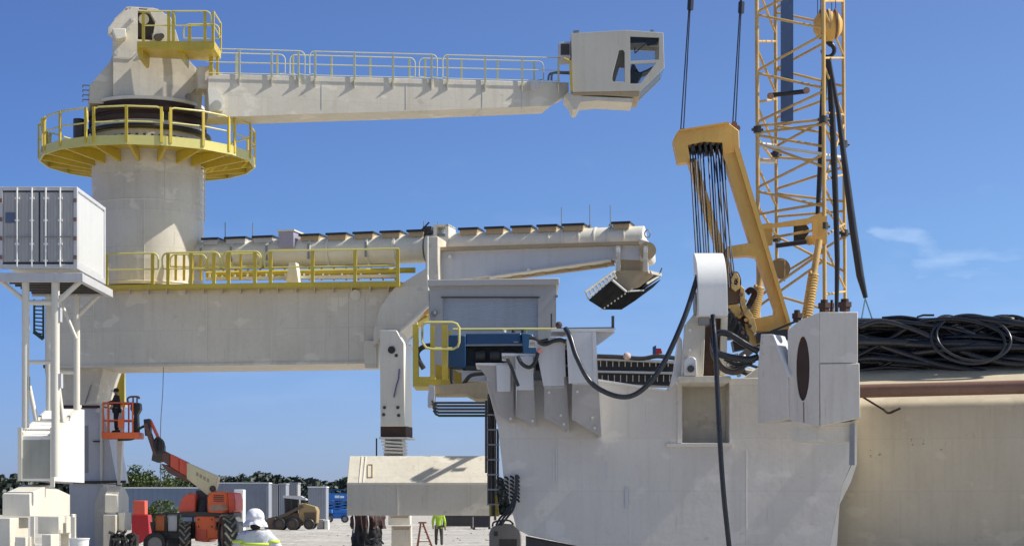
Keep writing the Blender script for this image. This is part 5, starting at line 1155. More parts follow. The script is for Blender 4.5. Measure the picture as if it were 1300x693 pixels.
# main dark hose loop
b = MB(); b.tube(curve([P(718, 417, 47.6), P(724, 428, 47.4), P(733, 455, 47.2), P(752, 487, 47.1), P(785, 503, 47.0), P(812, 497, 46.9), P(840, 465, 46.8), P(868, 405, 46.8), P(886, 350, 47.2)], 12), .066, 12); tag(build(b, 'hose', mat('grey_black_rubber', (.035, .037, .043), .3)), 'long dark hose sagging in a loop across the white hull', 'hose')
b = MB(); b.tube(curve([P(905, 400, 46.6), P(908, 440, 46.3), P(910, 480, 46.3), P(914, 560, 46.3), P(919, 630, 46.3), P(927, 705, 46.3)], 10), .062, 12); tag(build(b, 'hose', HOSE), 'straight black hose hanging down the white hull face', 'hose')
# manifold marks on hull end
mf = thing('fitting_rack', 'rows of small black pipe fittings on the white hull end', 'fittings', P(646, 640, 48.8))
for r_ in range(4):
    for k in range(7):
        px = 634 + r_ * 7; py = 606 + k * 5 - r_ * 1.0 
        b = MB(); b.tube([P(px, py, 48.85), P(px + 3, py + 1.5, 48.8), P(px + 4, py + 3.5, 48.85)], .028, 6); build(b, 'fitting', BLACK, mf)
for k in range(3):
    b = MB(); b.tube(curve([P(657 - k, 602, 48.7), P(656 - k, 625, 48.7), P(652 - k * 3, 645, 48.6), P(645 - k * 5, 655 + k, 48.4), P(636 - k * 3, 666, 48.2)], 6), .03, 6); build(b, 'cable', BLACK, mf)
wd = thing('welding_generator', 'grey portable generator standing under the hull end', 'generator', P(640, 693, 52)); Y = 60
b = MB(); b.prism([(621, 676), (624, 669), (636, 664), (652, 665), (660, 670), (662, 680), (662, 700), (621, 700)], Y, Y + .9); build(b, 'body', mat('dull_grey_paint', (.22, .21, .19), .5), wd, .04)
b = MB(); b.prism([(634, 684), (656, 684), (656, 700), (634, 700)], Y - .04, Y - .001); b.prism([(627, 674), (632, 674), (632, 680), (627, 680)], Y - .04, Y - .001); build(b, 'control_panel', DARK, wd)
b = MB(); b.tube(curve([P(625, 668, Y), P(628, 662, Y), P(645, 660, Y), P(652, 665, Y)], 5), .03); build(b, 'handle', DARK, wd)

# belt line seen over the hull edge
bt = thing('hose_tray', 'dark slatted tray running behind the hull edge', 'tray', P(810, 480, 52)); Y = 52
b = MB(); b.prism([(758, 455), (862, 458), (862, 490), (758, 486)], Y + .3, Y + 1.2); build(b, 'tray_body', BLACK, bt)
b = MB(); b.prism([(758, 453.5), (862, 458), (862, 461), (758, 456.5)], Y, Y + .3); b.prism([(758, 470), (862, 472), (862, 475), (758, 472.5)], Y + .1, Y + .28); build(b, 'tray_rail', GREYW, bt)
for k in range(13):
    x_ = 762 + k * 7.8; b = MB(); b.prism([(x_, 457), (x_ + 1, 457), (x_ + 1, 465), (x_, 465)], Y + .2, Y + .28); build(b, 'slat', CREAM, bt); b = MB(); b.prism([(x_ + 2, 476), (x_ + 3, 476), (x_ + 3, 484), (x_ + 2, 484)], Y + .2, Y + .28); build(b, 'slat', CREAM, bt)
b = MB(); b.tube(curve([P(758, 452, Y), P(785, 453, Y), P(815, 455, Y), P(835, 452, Y), P(860, 455, Y)], 6), .06, 8); build(b, 'cable', BLACK, bt)
b = MB(); b.sphere(P(796, 452, Y - .1), .11, 10); build(b, 'rag', mat('pale_cloth', (.6, .45, .4), .9), bt)
b = MB(); b.prism([(829, 440), (833, 438), (833, 449), (829, 449)], Y, Y + .2); build(b, 'blue_fitting', BLUE, bt)
b = MB(); b.prism([(833, 442), (839, 442), (841, 448), (833, 449)], Y, Y + .2); build(b, 'red_fitting', RED, bt)

# ================================================================== HINGE POST, SHEAVE GUARD, RECESS
Y = 47.6
ps = thing('hinge_post', 'cream hinge post rising from the recess in the hull', 'post', P(880, 478, Y))
b = MB(); b.prism([(866, 478), (870, 412), (883, 396), (896, 396), (893, 475), (891, 480)], Y, Y + .35); build(b, 'post_plate', CREAM, ps, .01)
b = MB(); b.prism([(893, 400), (921, 400), (915, 476), (893, 476)], Y + .5, Y + .9); build(b, 'dark_web', RUSTD, ps)
b = MB(); b.prism([(916, 402), (924, 402), (922, 476), (914, 476)], Y + .3, Y + .9); build(b, 'far_plate', CREAM, ps)
b = MB(); b.prism([(862, 477), (927, 477), (930, 482), (926, 485), (866, 485)], Y - .1, Y + 2.0); build(b, 'base_plate', CREAM, ps, .01)
b = MB(); b.prism([(869, 476), (869, 456), (872, 453), (881, 453), (884, 456), (885, 476)], Y - .25, Y - .001); lug = build(b, 'lug', WHITE, ps, .02)
b = MB(); b.cyl(P(877, 468, Y - .32), P(877, 468, Y - .25), .09, 16); build(b, 'pin', DARK, lug)
for x_, y_ in ((876, 419), (876, 444)):
    b = MB(); b.cyl(P(x_, y_, Y - .03), P(x_, y_, Y), .04, 8); build(b, 'bolt', CONTW, ps)
b = MB(); b.prism([(856, 470), (862, 425), (866, 432), (868, 476), (850, 494)], Y + .5, Y + .9); build(b, 'side_gusset', WHITE, ps)
sg = thing('sheave_guard', 'white half round sheave guard on top of the hinge post', 'guard', P(905, 400, 47))
x0, x1 = X_(888, 46.8), X_(925, 46.8); zb_ = Z_(399, 46.8); zt_ = Z_(315, 46.8)
hh = zt_ - zb_; prof = [(47.8, zb_), (46.95, zb_ - .02)]
for k in range(15):
    a = R(-12 + 102 * k / 14); prof.append((47.8 - .95 * cos(a), zb_ + hh * .46 + hh * .54 * sin(a)))
b = MB(); yzprism(b, x0, x1, prof)
# lean the guard slightly, as in the photograph
for v in b.v: v.x += (v.z - zb_) * -.04
build(b, 'guard_shell', CONTW, sg, .015)
b = MB(); b.cyl((x0 - .06, 47.55, zb_ + .35), (x0, 47.55, zb_ + .35), .3, 24); b.box(x0 + .05, x0 + .3, 47.3, 47.9, zb_ - .2, zb_ - .001); build(b, 'hub', STEEL, sg)
b = MB(); b.bar((x0 + .25, 46.99, zb_ + 1.0), (x0 + .4, 46.97, zb_ + 1.02), .03, .03); build(b, 'nick', TAN, sg)
lp = thing('hose', 'thick black hose looped over the hull edge beside the box block', 'hose', P(925, 440, 47))
for k, pts in enumerate(([(963, 446), (945, 436), (925, 424), (912, 423), (906, 432), (909, 446), (922, 452), (948, 456), (963, 453)], [(906, 432), (906, 447), (915, 465), (930, 472), (945, 468)], [(920, 455), (935, 462), (955, 462)], [(925, 470), (940, 465), (958, 457)])):
    b = MB(); b.tube(curve([P(x_, y_, 47.1 + .15 * k) for x_, y_ in pts], 8), .085 if k < 2 else .06, 10); build(b, 'strand', HOSE if k != 1 else mat('brown_hose', (.07, .055, .04), .5), lp)
jk = thing('scrap_fittings', 'jumble of dark and pale fittings behind the hull edge', 'fittings', P(945, 465, 49.6)); rg = random.Random(4)
for k in range(22):
    px, py = rg.uniform(925, 962), rg.uniform(452, 474); b = MB(); a = rg.uniform(0, 3); p = P(px, py, 49.7 + rg.uniform(0, .4)); dv_ = Vector((cos(a) * .22, .1, sin(a) * .1)); b.tube([p - dv_, p + dv_], rg.uniform(.03, .07), 7); build(b, 'fitting', [BLACK, DARK, STEEL, CREAM2][k % 4], jk)

# ================================================================== BOX BLOCK WITH OVAL OPENING
BW = mat('block_warm_white_paint', (.66, .61, .535), .5, dirt=.25, streak=.35, bump=.5, patch=.4, rust=.04)
LF = PL(962, 47.0, 1040, 46.0); RF = PL(1040, 46.0, 1091, 45.85)
bb = thing('oval_slot_block', 'white steel block with a tall dark oval slot at the hull end', 'block', P(1040, 540, 46))
oval = [(1019 + 8.6 * cos(2 * pi * k / 28), 467.5 + 41 * sin(2 * pi * k / 28)) for k in range(28)]
q = MB(); LF.prism(q, [(1000, 419), (1016, 406), (1040, 396.5), (1040, 541), (1022, 538), (1000, 532)], 0, .05, holes=[oval]); build(q, 'slot_plate', BW, bb, .008)
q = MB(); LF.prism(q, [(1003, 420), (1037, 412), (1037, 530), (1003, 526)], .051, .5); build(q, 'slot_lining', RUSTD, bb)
q = MB(); q.add([], [])
fr = [RF.at(1040.6, 396, 0), RF.at(1090, 395.5, 0), RF.at(1090, 460.5, 0), RF.at(1040.6, 462, 0)]
q.ext([[RF.at(1040.6, 396, 0), RF.at(1089, 396, 0), RF.at(1089, 460.3, 0), RF.at(1040.6, 461, 0)]], RF.off(1.3)); build(q, 'upper_body', BW, bb, .015)
q = MB(); q.ext([[RF.at(1040.8, 461.6, -.02), RF.at(1091, 460.8, -.02), RF.at(1092, 530, -.02), RF.at(1041.5, 541, -.02)]], RF.off(1.35)); build(q, 'lower_body', BW, bb, .015)
q = MB(); LF.prism(q, [(962, 466), (966, 424), (979, 424), (1000, 478), (1001, 531), (990, 534), (962, 537)], -.06, .45); build(q, 'side_wing', BW, bb, .01)
q = MB(); LF.prism(q, [(979, 424), (982, 425), (1003, 477), (1000, 479)], -.10, .5); build(q, 'wing_lit_edge', WHITE, bb, .005)  # whiter strip stands for the lit edge of the wing
q = MB(); q.bar(LF.at(1020, 510, -.01), LF.at(1020.5, 536, -.01), .02, .02); build(q, 'rust_streak', RUST, bb)
q = MB(); RF.prism(q, [(1000, 545), (1086, 534), (1086, 552), (1080, 560), (1006, 560)], .3, 1.2); build(q, 'lower_bracket', CREAM, bb)
q = MB(); RF.prism(q, [(1079, 538), (1085, 537), (1085, 590), (1078, 590)], .2, .3); build(q, 'edge_strip', RUSTD if 0 else STEEL, bb)
for x_, y_, w, Yd in ((1046.5, 392, .26, 46.5), (1056, 392, .10, 46.8), (1072.5, 391, .28, 46.5), (1012, 405, .22, 46.8)):
    q = MB(); p = P(x_, y_ + 4, Yd); q.cyl(p, p + up * .10, w * .5, 6); q.cyl(p + up * .1, p + up * .22, w * .62, 6); q.cyl(p + up * .22, p + up * .3, w * .35, 10); build(q, 'nut', RUSTD, bb)

# ================================================================== BIG CREAM DRUM, RUSTY PIPE, HOSES
DP = PL(1050, 50.3, 1300, 48.4)
dr = thing('cream_pontoon', 'huge cream pontoon with a rounded sunlit top edge', 'pontoon', DP.at(1200, 690))
prof = []
zt_ = Z_(462, 50.5); zs_ = Z_(520, 49.5)
ns = Vector((DP.n.x, DP.n.y, 0))
sta = Vector((DP.a.x, DP.a.y, 0)) - Vector((DP.t.x, DP.t.y, 0)) * .2; tdir = Vector((DP.t.x, DP.t.y, 0))
pr = [(0, -.6), (0, zs_), (.03, Z_(514, 49.5)), (.10, Z_(510, 49.5)), (.24, Z_(506, 49.6)), (.6, Z_(499, 49.9)), (1.3, Z_(485, 50.1)), (2.0, Z_(472, 50.3)), (2.5, zt_ - .01), (3.0, zt_)]
pr += [(6, zt_), (6, -.6)]
DRM = mat('pontoon_cream_paint', (.62, .53, .38), .5, dirt=.25, streak=.25, rust=.02, bump=.6, plates=.05, patch=.35)
q = MB(); q.ext([[sta + ns * d + up * z_ for d, z_ in pr]], tdir * 14); q.sm = [False] * len(q.f); drm = build(q, 'shell', DRM, dr)
for p_ in drm.data.polygons: p_.use_smooth = True
drm.data.set_sharp_from_angle(angle=R(30))
rg = random.Random(8); q = MB()
for cx, cy, n_ in ((1110, 575, 9), (1165, 560, 9), (1200, 568, 3)):
    for k in range(n_):
        a = rg.random() * 6.28; rr = rg.uniform(6, 10); p = DP.at(cx + rr * cos(a), cy + rr * .6 * sin(a), -.004); s_ = rg.uniform(.006, .02)
        q.obox(p, tdir * s_ * rg.uniform(.6, 2), ns * .003, up * s_ * .6)
build(q, 'scuff_marks', mat('scuff_brown', (.2, .17, .13), .7), drm)
q = MB(); pa, pb = DP.at(1062, 497, -.75), DP.at(1340, 490, -.75)
q.cyl(pa, pb, .175, 28); rpp = build(q, 'rusty_pipe', RUST); tag(rpp, 'long rusty pipe lying along the cream pontoon', 'pipe')
q = MB(); q.bar(DP.at(1094, 503, -.5), DP.at(1122, 520, -.45), .09, .05); q.tube(curve([DP.at(1121, 519, -.45), DP.at(1128, 524, -.45), DP.at(1136, 521, -.45), DP.at(1143, 518, -.4)], 5), .035, 6); tag(build(q, 'rope_end', RUSTD), 'frayed dark rope end hanging below the rusty pipe', 'rope')
# hose bundle
rg = random.Random(17); NH = 60
for k in range(NH):
    t_ = k / (NH - 1); dcol = rg.uniform(2.3, 4.4); pts = []
    yl = (405 + 64 * ((k * 7) % NH) / NH) if k % 3 else 412 + 58 * rg.random(); ye = (406 + 62 * ((k * 7) % NH) / NH) if k % 3 else 405 + 66 * rg.random()
    a1, a2, ph = (rg.uniform(3, 12) if k % 3 == 0 else rg.uniform(0, 4)), rg.uniform(0, 2), rg.uniform(0, 6)
    for j in range(9):
        u = j / 8; px = 1078 + 262 * u; top = 404 + 5 * sin(u * 7 + 1) ; bot = 470 - 4 * u if u > .3 else 474
        if u > .75: bot = 478
        py = yl + (ye - yl) * u + a1 * sin(u * 6 + ph) + a2 * sin(u * 15 + ph)
        py = min(max(py, top), bot)
        pts.append(DP.at(px, py, dcol + .3 * sin(u * 5 + ph)))
    r_ = rg.choice((.045, .06, .08, .11)); q = MB(); q.tube(curve(pts, 6), r_, 10)
    o = build(q, 'hose', [HOSE, HOSE, mat('grey_black_rubber', (.035, .037, .043), .3)][k % 3]); tag(o, 'black hose in the tangled bundle on top of the pontoon', 'hose', 'hoses piled on the pontoon')
for k, (pp_, r_) in enumerate((([(1092, 415), (1120, 408), (1160, 418), (1200, 436), (1240, 452), (1290, 462), (1330, 458)], .075), ([(1088, 452), (1130, 430), (1165, 410), (1210, 405), (1250, 412), (1290, 430), (1335, 436)], .06), ([(1090, 428), (1140, 446), (1190, 462), (1235, 470), (1280, 476), (1335, 470)], .085),
        ([(1120, 404), (1150, 403), (1190, 412), (1225, 430), (1270, 440), (1330, 420)], .05), ([(1090, 470), (1130, 466), (1175, 470), (1215, 476), (1260, 470), (1330, 474)], .045), ([(1200, 440), (1230, 425), (1262, 408), (1285, 402), (1310, 410), (1335, 428)], .06), ([(1088, 440), (1125, 441), (1160, 432), (1200, 424), (1245, 430), (1285, 444), (1335, 450)], .07))):
    q = MB(); q.tube(curve([DP.at(x_, y_, 2.1 + .08 * k) for x_, y_ in pp_], 9), r_, 12); tag(build(q, 'hose', HOSE if k % 2 else mat('grey_black_rubber', (.035, .037, .043), .3)), 'black hose in the tangled bundle on top of the pontoon', 'hose', 'hoses piled on the pontoon')
q = MB(); pts = []
for k in range(41):
    a = 2 * pi * k / 40; pts.append(DP.at(1229 + 47 * cos(a), 432 + 29 * sin(a) + 4 * cos(a), 2.0 - .3 * sin(a)))
for loopn, (dx, dy, r_) in enumerate(((0, 0, .045), (5, 2, .04))):
    q = MB(); q.tube([p + tdir * dx * .03 + up * dy * .03 for p in pts], r_, 10); tag(build(q, 'hose', mat('grey_black_rubber', (.035, .037, .043), .3)), ('outer' if loopn == 0 else 'inner') + ' of the two hose coils looped over the front of the bundle', 'hose')
for k, (px, py, s_) in enumerate(((1202, 403, 9), (1275, 403, 13))):
    q = MB(); 
    for j in range(4):
        pts = [DP.at(px + s_ * (1 + .15 * j) * cos(a), py + 5 + (4 + j) * sin(a), 2.4 + .15 * sin(a + j)) for a in [2 * pi * i / 18 for i in range(19)]]
        q.tube(pts, .045, 8)
    tag(build(q, 'hose_knot', HOSE), ('small' if k == 0 else 'larger') + ' knot of hose ends on top of the bundle', 'hose')
q = MB(); q.tube([DP.at(1163, 410, 2.8), DP.at(1165, 402, 2.8), DP.at(1172, 400, 2.8), DP.at(1186, 400, 2.8)], .03); tag(build(q, 'handle_bar', DARK), 'short dark bar sticking up from the hose bundle', 'bar')
# dark cradle under bundle (tray that carries the hoses)
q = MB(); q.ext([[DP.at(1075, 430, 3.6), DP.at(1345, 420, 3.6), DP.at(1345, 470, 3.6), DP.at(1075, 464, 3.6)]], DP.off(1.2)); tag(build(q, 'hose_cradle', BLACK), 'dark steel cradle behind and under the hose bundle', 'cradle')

# ================================================================== LATTICE BOOM CRANE
mc_ = thing('lattice_boom', 'tall yellow lattice crane boom rising out of the top of the view', 'crane boom', P(1016, 420, 58))
ch = {}
def chord(nm, px0, Y0_, px1, Y1_, y0=-330, y1=425): return (P(px0, y0, Y0_), P(px1, y1, Y1_))
CHD = {'A': (960.5, 963, 57.6), 'B': (1045, 1047, 57.0), 'C': (1070, 1073, 59.0), 'D': (984, 986.5, 59.6)}
def cpt(k, py):
    a, b_, Yd = CHD[k]; t_ = py / 400.0; px = a + (b_ - a) * max(-.5, min(1.1, t_)); return P(px, py, Yd)
for k in 'ABCD':
    q = MB(); q.tube([cpt(k, -330), cpt(k, 165), cpt(k, 430)], .062 if k in 'AB' else .055, 12)
    o = build(q, 'chord', LYEL, mc_)
    for py in ({'A': 165, 'B': 152, 'C': 183, 'D': 196}[k], {'A': 300, 'B': 287, 'C': 296, 'D': 303}[k]):
        q = MB(); p = cpt(k, py); q.cyl(p - up * .1, p + up * .1, .12, 12); q.cyl(p - Vector((.17, .05, 0)), p + Vector((.17, .05, 0)), .05, 8); build(q, 'joint_pin', DARK, o)
def lace(k1, k2, nodes, r_=.041, name='lacing'):
    q = MB()
    for a, b_ in nodes: q.tube([cpt(k1, a), cpt(k2, b_)], r_, 8)
    return build(q, name, LYEL, mc_)
def zig(y0, y1, step, first=0):
    out_ = []; y = y0; s_ = first
    while y < y1:
        out_.append((y, y + step) if s_ == 0 else (y + step, y)); y += step; s_ ^= 1
    return out_
fr = [(-50, -90), (-52, -30), (16, -28), (19, 36), (90, 44), (93, 112), (155, 116), (160, 152), (169, 158), (172, 186), (182, 212), (238, 196), (243, 262), (272, 258), (305, 290), (377, 318), (389, 330)]
lace('A', 'B', [(-330, -290), (-250, -285), (-245, -210), (-170, -205), (-165, -130), (-92, -128)] + fr)
lace('D', 'C', [(-250, -285), (-245, -210), (-170, -205), (-165, -130), (-92, -128), (-90, -50), (12, -50), (16, 34), (88, 42), (88, 110), (150, 118), (186, 140), (160, 172), (200, 205), (240, 212), (246, 256), (275, 268), (352, 300), (300, 345), (375, 400)])
lace('A', 'D', [(-20, 42), (53, 53), (62, 118), (130, 126), (135, 190), (176, 208), (202, 204), (212, 262), (262, 300), (320, 340)])
lace('B', 'C', [(2, 2), (-60, -60), (10, 70), (74, 74), (82, 148), (143, 146), (152, 180), (158, 222), (228, 222), (236, 292), (300, 284), (312, 366), (374, 370), (230, 158), (262, 296)], .036)
q = MB(); q.bar(cpt('A', 184), cpt('B', 196), .07, .09); q.bar(cpt('A', 181), cpt('D', 184), .05, .05); q.prism([(966, 202), (984, 202), (984, 206), (966, 205)], 58, 58.3); q.bar(cpt('B', 196), cpt('C', 200), .06, .07); build(q, 'catwalk_rail', CREAM2, mc_)
q = MB(); q.prism([(963, 285), (980, 283), (981, 311), (964, 314)], 57.45, 57.55); q.prism([(1031, 281), (1046, 274), (1050, 274), (1050, 309), (1033, 311)], 56.9, 57.0); q.prism([(965, 286), (1025, 277), (1042, 270), (1045, 275), (1025, 285), (965, 291)], 56.95, 57.05); build(q, 'base_plate', CYEL, mc_)
for pts_ in ([P(985, 312, 56.8), P(1024, 307, 56.6)], [P(980, 121, 57.3), P(1025, 116, 57.0)]):
    q = MB(); q.tube(pts_, .072, 12); build(q, 'spreader_bar', BLACK, mc_)
for px, py in ((1028, 305), (1024, 115), (978, 122)):
    q = MB(); q.cyl(P(px, py, 56.7), P(px, py, 56.9), .10 if py < 200 else .15, 18); q.cyl(P(px, py, 56.62), P(px, py, 56.98), .06, 12); build(q, 'sheave', mat('pinkish_primer', (.40, .24, .15), .5) if py < 200 else CYEL, mc_)
q = MB(); q.cyl(P(1018, 293, 57.3), P(1018, 293, 57.6), .22, 16); q.box(X_(1009, 57.2), X_(1025, 57.2), 57.4, 57.45, Z_(306, 57.2), Z_(285, 57.2)); build(q, 'winch_motor', DARK, mc_)
q = MB(); q.cyl(P(990, 341, 57.9), P(990, 341, 58.2), .32, 22); q.tube([P(984, 330, 57.8), P(996, 330, 57.8), P(996, 357, 57.8), P(984, 352, 57.8)], .02, 6); build(q, 'sheave', mat('dusty_sheave', (.35, .25, .13), .6), mc_)
for a, c in (((1040, 305), (1024, 405)), ((970, 330), (955, 412))):
    pa, pb = P(*a, 56.3), P(*c, 55.9); q = MB(); q.tube([pa, pa.lerp(pb, .45)], .10, 12); pts = []
    m_ = pa.lerp(pb, .42); d_ = (pb - m_); L = d_.length; d_.normalize(); u_ = d_.orthogonal().normalized(); v_ = d_.cross(u_)
    for k in range(17 * 10): 
        t_ = k / (17 * 10); an = 2 * pi * k / 10; pts.append(m_ + d_ * L * t_ + (u_ * cos(an) + v_ * sin(an)) * .13)
    q.tube(pts, .045, 6); q.tube([m_, pb], .1, 10); build(q, 'spring_backstop', LYEL, mc_)
for a, c in (((1040, 240), (1036, 290)), ((1053, 240), (1060, 398)), ): pass
# hanging board inside the boom
q = MB(); q.box(X_(991, 58.5), X_(1006.5, 58.5), 58.4, 58.5, Z_(155, 58.5), Z_(-60, 58.5)); fb = build(q, 'boom_board', FADED, None); tag(fb, 'long narrow faded blue board hanging inside the lattice boom', 'board')
q = MB(); q.bar(P(994, 158, 58.4), P(1004, 156, 58.4), .1, .08); build(q, 'board_clamp', RUST, fb)
# hook block
hk = thing('hook_block', 'yellow ball shaped hook block with black hook inside the boom', 'hook block', P(1050, 40, 58)); c = P(1051, 33, 58)
q = MB(); q.tube([c - Vector((.42, 0, 0)), c - Vector((.3, 0, 0)), c - Vector((.1, 0, 0)), c + Vector((.1, 0, 0)), c + Vector((.3, 0, 0)), c + Vector((.42, 0, 0))], .4, 24, radii=[.2, .38, .43, .43, .38, .2]); q.tube([c + Vector((0, 0, -.2)), c + Vector((0, 0, -.5))], .3, 16, radii=[.36, .14]); build(q, 'block_body', CYEL, hk)
for k in (-.22, 0, .22):
    q = MB(); q.cyl(c + Vector((k - .03, 0, .05)), c + Vector((k + .03, 0, .05)), .455, 28); build(q, 'sheave', RUST if k else TAN, hk)
q = MB(); h0 = P(1051, 63, 58); q.tube([h0 + Vector((0, 0, .32)), h0 + Vector((.02, 0, .2))] + [h0 + Vector((.20 * sin(a), 0, .20 * cos(a) - .02)) for a in [R(20 + 250 * k / 14) for k in range(15)]], .08, 10, radii=[.07, .08] + [.085 - .004 * k for k in range(15)]); build(q, 'hook', BLACK, hk)
q = MB()
for px in (1038, 1042, 1056, 1061): q.tube([P(px, 20, 58), P(px - 1, -330, 58)], .012, 5)
build(q, 'hoist_rope', ROPE, hk)
for nm, pts, w, lab in ((0, [(1050, 72), (1046, 110), (1043, 160), (1041, 220), (1038, 272)], [.12, .1, .09, .085, .07], 'black sling hanging straight from the crane hook'), (1, [(1052, 74), (1055, 120), (1058, 180), (1061, 260), (1063, 330), (1062, 396)], [.08, .1, .1, .09, .08, .06], 'black sling beside the boom chord reaching the block nuts'), (2, [(1053, 76), (1064, 140), (1074, 220), (1083, 290), (1092, 350), (1099, 378)], [.05, .07, .10, .12, .12, .07], 'thick black sling slanting outside the boom to the hoses')):
    q = MB(); q.tube([P(x_, y_, 57.9 - .3 * nm) for x_, y_ in pts], .1, 10, radii=w); tag(build(q, 'sling', BLACK), lab, 'sling')
q = MB(); q.tube([P(1098.5, 379, 57.3), P(1094, 404, 55)], .022, 6); q.tube([P(1098.5, 379, 57.3), P(1107, 404, 55)], .022, 6); tag(build(q, 'thin_sling', mat('teal_rope', (.05, .12, .16), .5)), 'two thin sling legs spreading down to the hose bundle', 'sling')
# gantry A-frame
ag = thing('crane_gantry', 'yellow A frame crane gantry with wire rope falls', 'gantry', P(960, 418, 54)); Y = 54.2
head = [(854.5, 178), (863, 166), (925, 156), (938, 166), (939, 196), (930, 201), (918, 196), (917, 181), (893, 180), (873, 184), (877, 205), (861, 207)]
q = MB(); q.prism(head, Y, Y + .5); hd = build(q, 'head_frame', CYEL, ag, .015)
q = MB(); q.prism([(863, 164.5), (925, 154.5), (926, 157), (863, 167)], Y - .1, Y + .9); q.prism([(858, 170), (863, 164.5), (864, 168), (859, 172)], Y - .05, Y + .9); build(q, 'head_flange', CYEL, hd)
q = MB(); q.prism([(918, 196), (937.5, 190), (962, 284), (1003, 414), (1001, 421), (956, 420), (956, 405), (984, 399), (984, 392), (961, 326), (951, 324), (923, 326), (923, 313), (953, 308)], Y - .15, Y + .35); rlg = build(q, 'gantry_leg', CYEL, ag, .015)
q = MB(); q.prism([(873, 203), (884, 200), (919, 312), (934, 352), (938, 400), (925, 400), (923, 358), (911, 320)], Y + .1, Y + .5); build(q, 'gantry_leg', CYEL, ag, .015)
q = MB(); q.prism([(932, 188), (939, 188), (1005, 413), (1001, 415)], Y - .3, Y - .151); build(q, 'leg_flange', CYEL, ag)
for k, (px, w) in enumerate(((878, .12), (886, .15), (893, .3), (900, .3), (908, .15), (914, .12))):
    q = MB(); q.cyl(P(px, 188, Y + .25), P(px + 3, 187.5, Y + .25), .22 if w < .2 else .26, 20); build(q, 'sheave', BLACK, hd)
q = MB(); q.prism([(873, 183), (917, 179), (917, 192), (875, 196)], Y + .55, Y + .75); build(q, 'sheave_box', BLACK, hd)
q = MB()
for k in range(13):
    x0_ = 876 + k * 3.3 + (k > 5) * 3; x1_ = 885 + k * 3.5 + (k > 5) * 2; q.tube([P(x0_, 192, Y + .1), P(x1_, 345 + (k % 3) * 10, Y - 1.4 + (k % 2) * .3)], .023, 5)
for x0_, x1_ in ((905, 929), (912, 934)): q.tube([P(x0_, 190, Y), P(x1_, 360, Y - .9)], .018, 5)
build(q, 'rope_falls', ROPE, ag)
for i, (a, c, kn) in enumerate((((878.5, -40), (866, 165), 1), ((943, -40), (932, 157), 1))):
    q = MB()
    for s_ in (-1.8, 1.8): q.tube([P(a[0] + s_ * .3, a[1], Y + .3), P((a[0] * .8 + c[0] * .2) + s_ * .4, a[1] * .8 + c[1] * .2, Y + .3), P(c[0] + s_, c[1], Y + .3)], .02, 6)
    q.tube([P(a[0] - 1.5, 2 + i * 4 - 3, Y + .3), P(a[0] - 2.2, 16 + i * 4 - 3, Y + .3)], .09, 8)
    o = build(q, 'pendant_rope', ROPE, ag)
q = MB()
for px, py in ((867, 167), (932, 158), (936, 163)): q.cyl(P(px, py, Y + .1), P(px, py, Y + .6), .09, 12)
build(q, 'pendant_lug', RUST, hd)
# lower sheave nest
q = MB(); q.prism([(928, 354), (932, 347), (936, 347), (939, 353), (939, 366), (934, 370), (929, 366)], Y - .9, Y - .8, holes=[[(932, 356), (935, 354), (937, 358), (935, 362), (932, 361)]]); build(q, 'eye_plate', LYEL, ag, .01)
q = MB(); q.cyl(P(929, 357, Y - .6), P(936, 356, Y - .55), .26, 20); build(q, 'sheave', RUSTD, ag)
for nm, pl_, ya, m_ in (('drum_guard', [(924, 363), (939, 362), (941, 384), (925, 386)], -.7, mat('greasy_brown_steel', (.16, .09, .04), .6, dirt=.6, dirtcol=(.04, .03, .02))), ('link_plate', [(940, 362), (945, 366), (947, 388), (956, 400), (953, 408), (944, 398), (940, 384)], -.8, LYEL),
    ('link_plate', [(926, 387), (938, 386), (944, 400), (940, 404), (930, 396)], -.75, CYEL), ('link_plate', [(950, 404), (957, 402), (961, 418), (958, 424), (952, 416)], -.82, LYEL), ('base_bracket', [(938, 388), (944, 392), (950, 412), (949, 428), (944, 424), (939, 404)], -.6, RUSTD),
    ('base_bracket', [(946, 410), (951, 412), (964, 436), (958, 440), (948, 426)], -.7, CYEL), ('base_bracket', [(918, 398), (940, 396), (943, 410), (922, 414)], -.4, DARK), ('base_bracket', [(926, 412), (948, 410), (952, 436), (938, 434)], -.2, DARK)):
    q = MB(); q.prism(pl_, Y + ya, Y + ya + .28); build(q, nm, m_, ag, .01)
for k in range(7):
    q = MB(); px, py = 941 + (k * 5) % 14, 374 + k * 8; q.cyl(P(px, py, Y - .95), P(px, py, Y - .8), .055, 10); build(q, 'bolt', [RUST, LYEL, DARK][k % 3], ag)
for k in range(5):
    q = MB(); px, py = 925 + k * 5, 392 + k * 7; q.tube(curve([P(px, py, Y - .85), P(px + 5, py + 9, Y - .9), P(px + 2, py + 19, Y - .8)], 4), .04, 6); build(q, 'grease_hose', BLACK, ag)
q = MB(); q.tube(curve([P(948, 372, Y + .4), P(953, 368, Y + .4), P(958, 372, Y + .4), P(955, 380, Y + .4), P(950, 390, Y + .4)], 5), .09, 8); build(q, 'cable_clamp', RUSTD, ag)
q = MB(); q.bar(P(908, 478, Y + .8), P(985, 420, Y + 1.5), .3, .16); q.bar(P(930, 440, Y + .5), P(990, 428, Y + .5), .5, .3); build(q, 'rear_base', DARK, ag)
q = MB(); q.cyl(P(905, 418, Y), P(930, 416, Y), .35, 24); build(q, 'rope_drum', DARK, ag)
q = MB(); q.bar(P(960, 430, 53.5), P(1000, 425, 53.5), .4, .3); q.bar(P(962, 428, 53.5), P(1010, 408, 53.5), .06, .06); tag(build(q, 'crane_deck', BLACK), 'dark crane deck glimpsed behind the white wing plate', 'deck')
q = MB(); q.cyl(P(920, 368, Y - .2), P(926, 368, Y - .2), .18, 16); build(q, 'lever', DARK, ag)

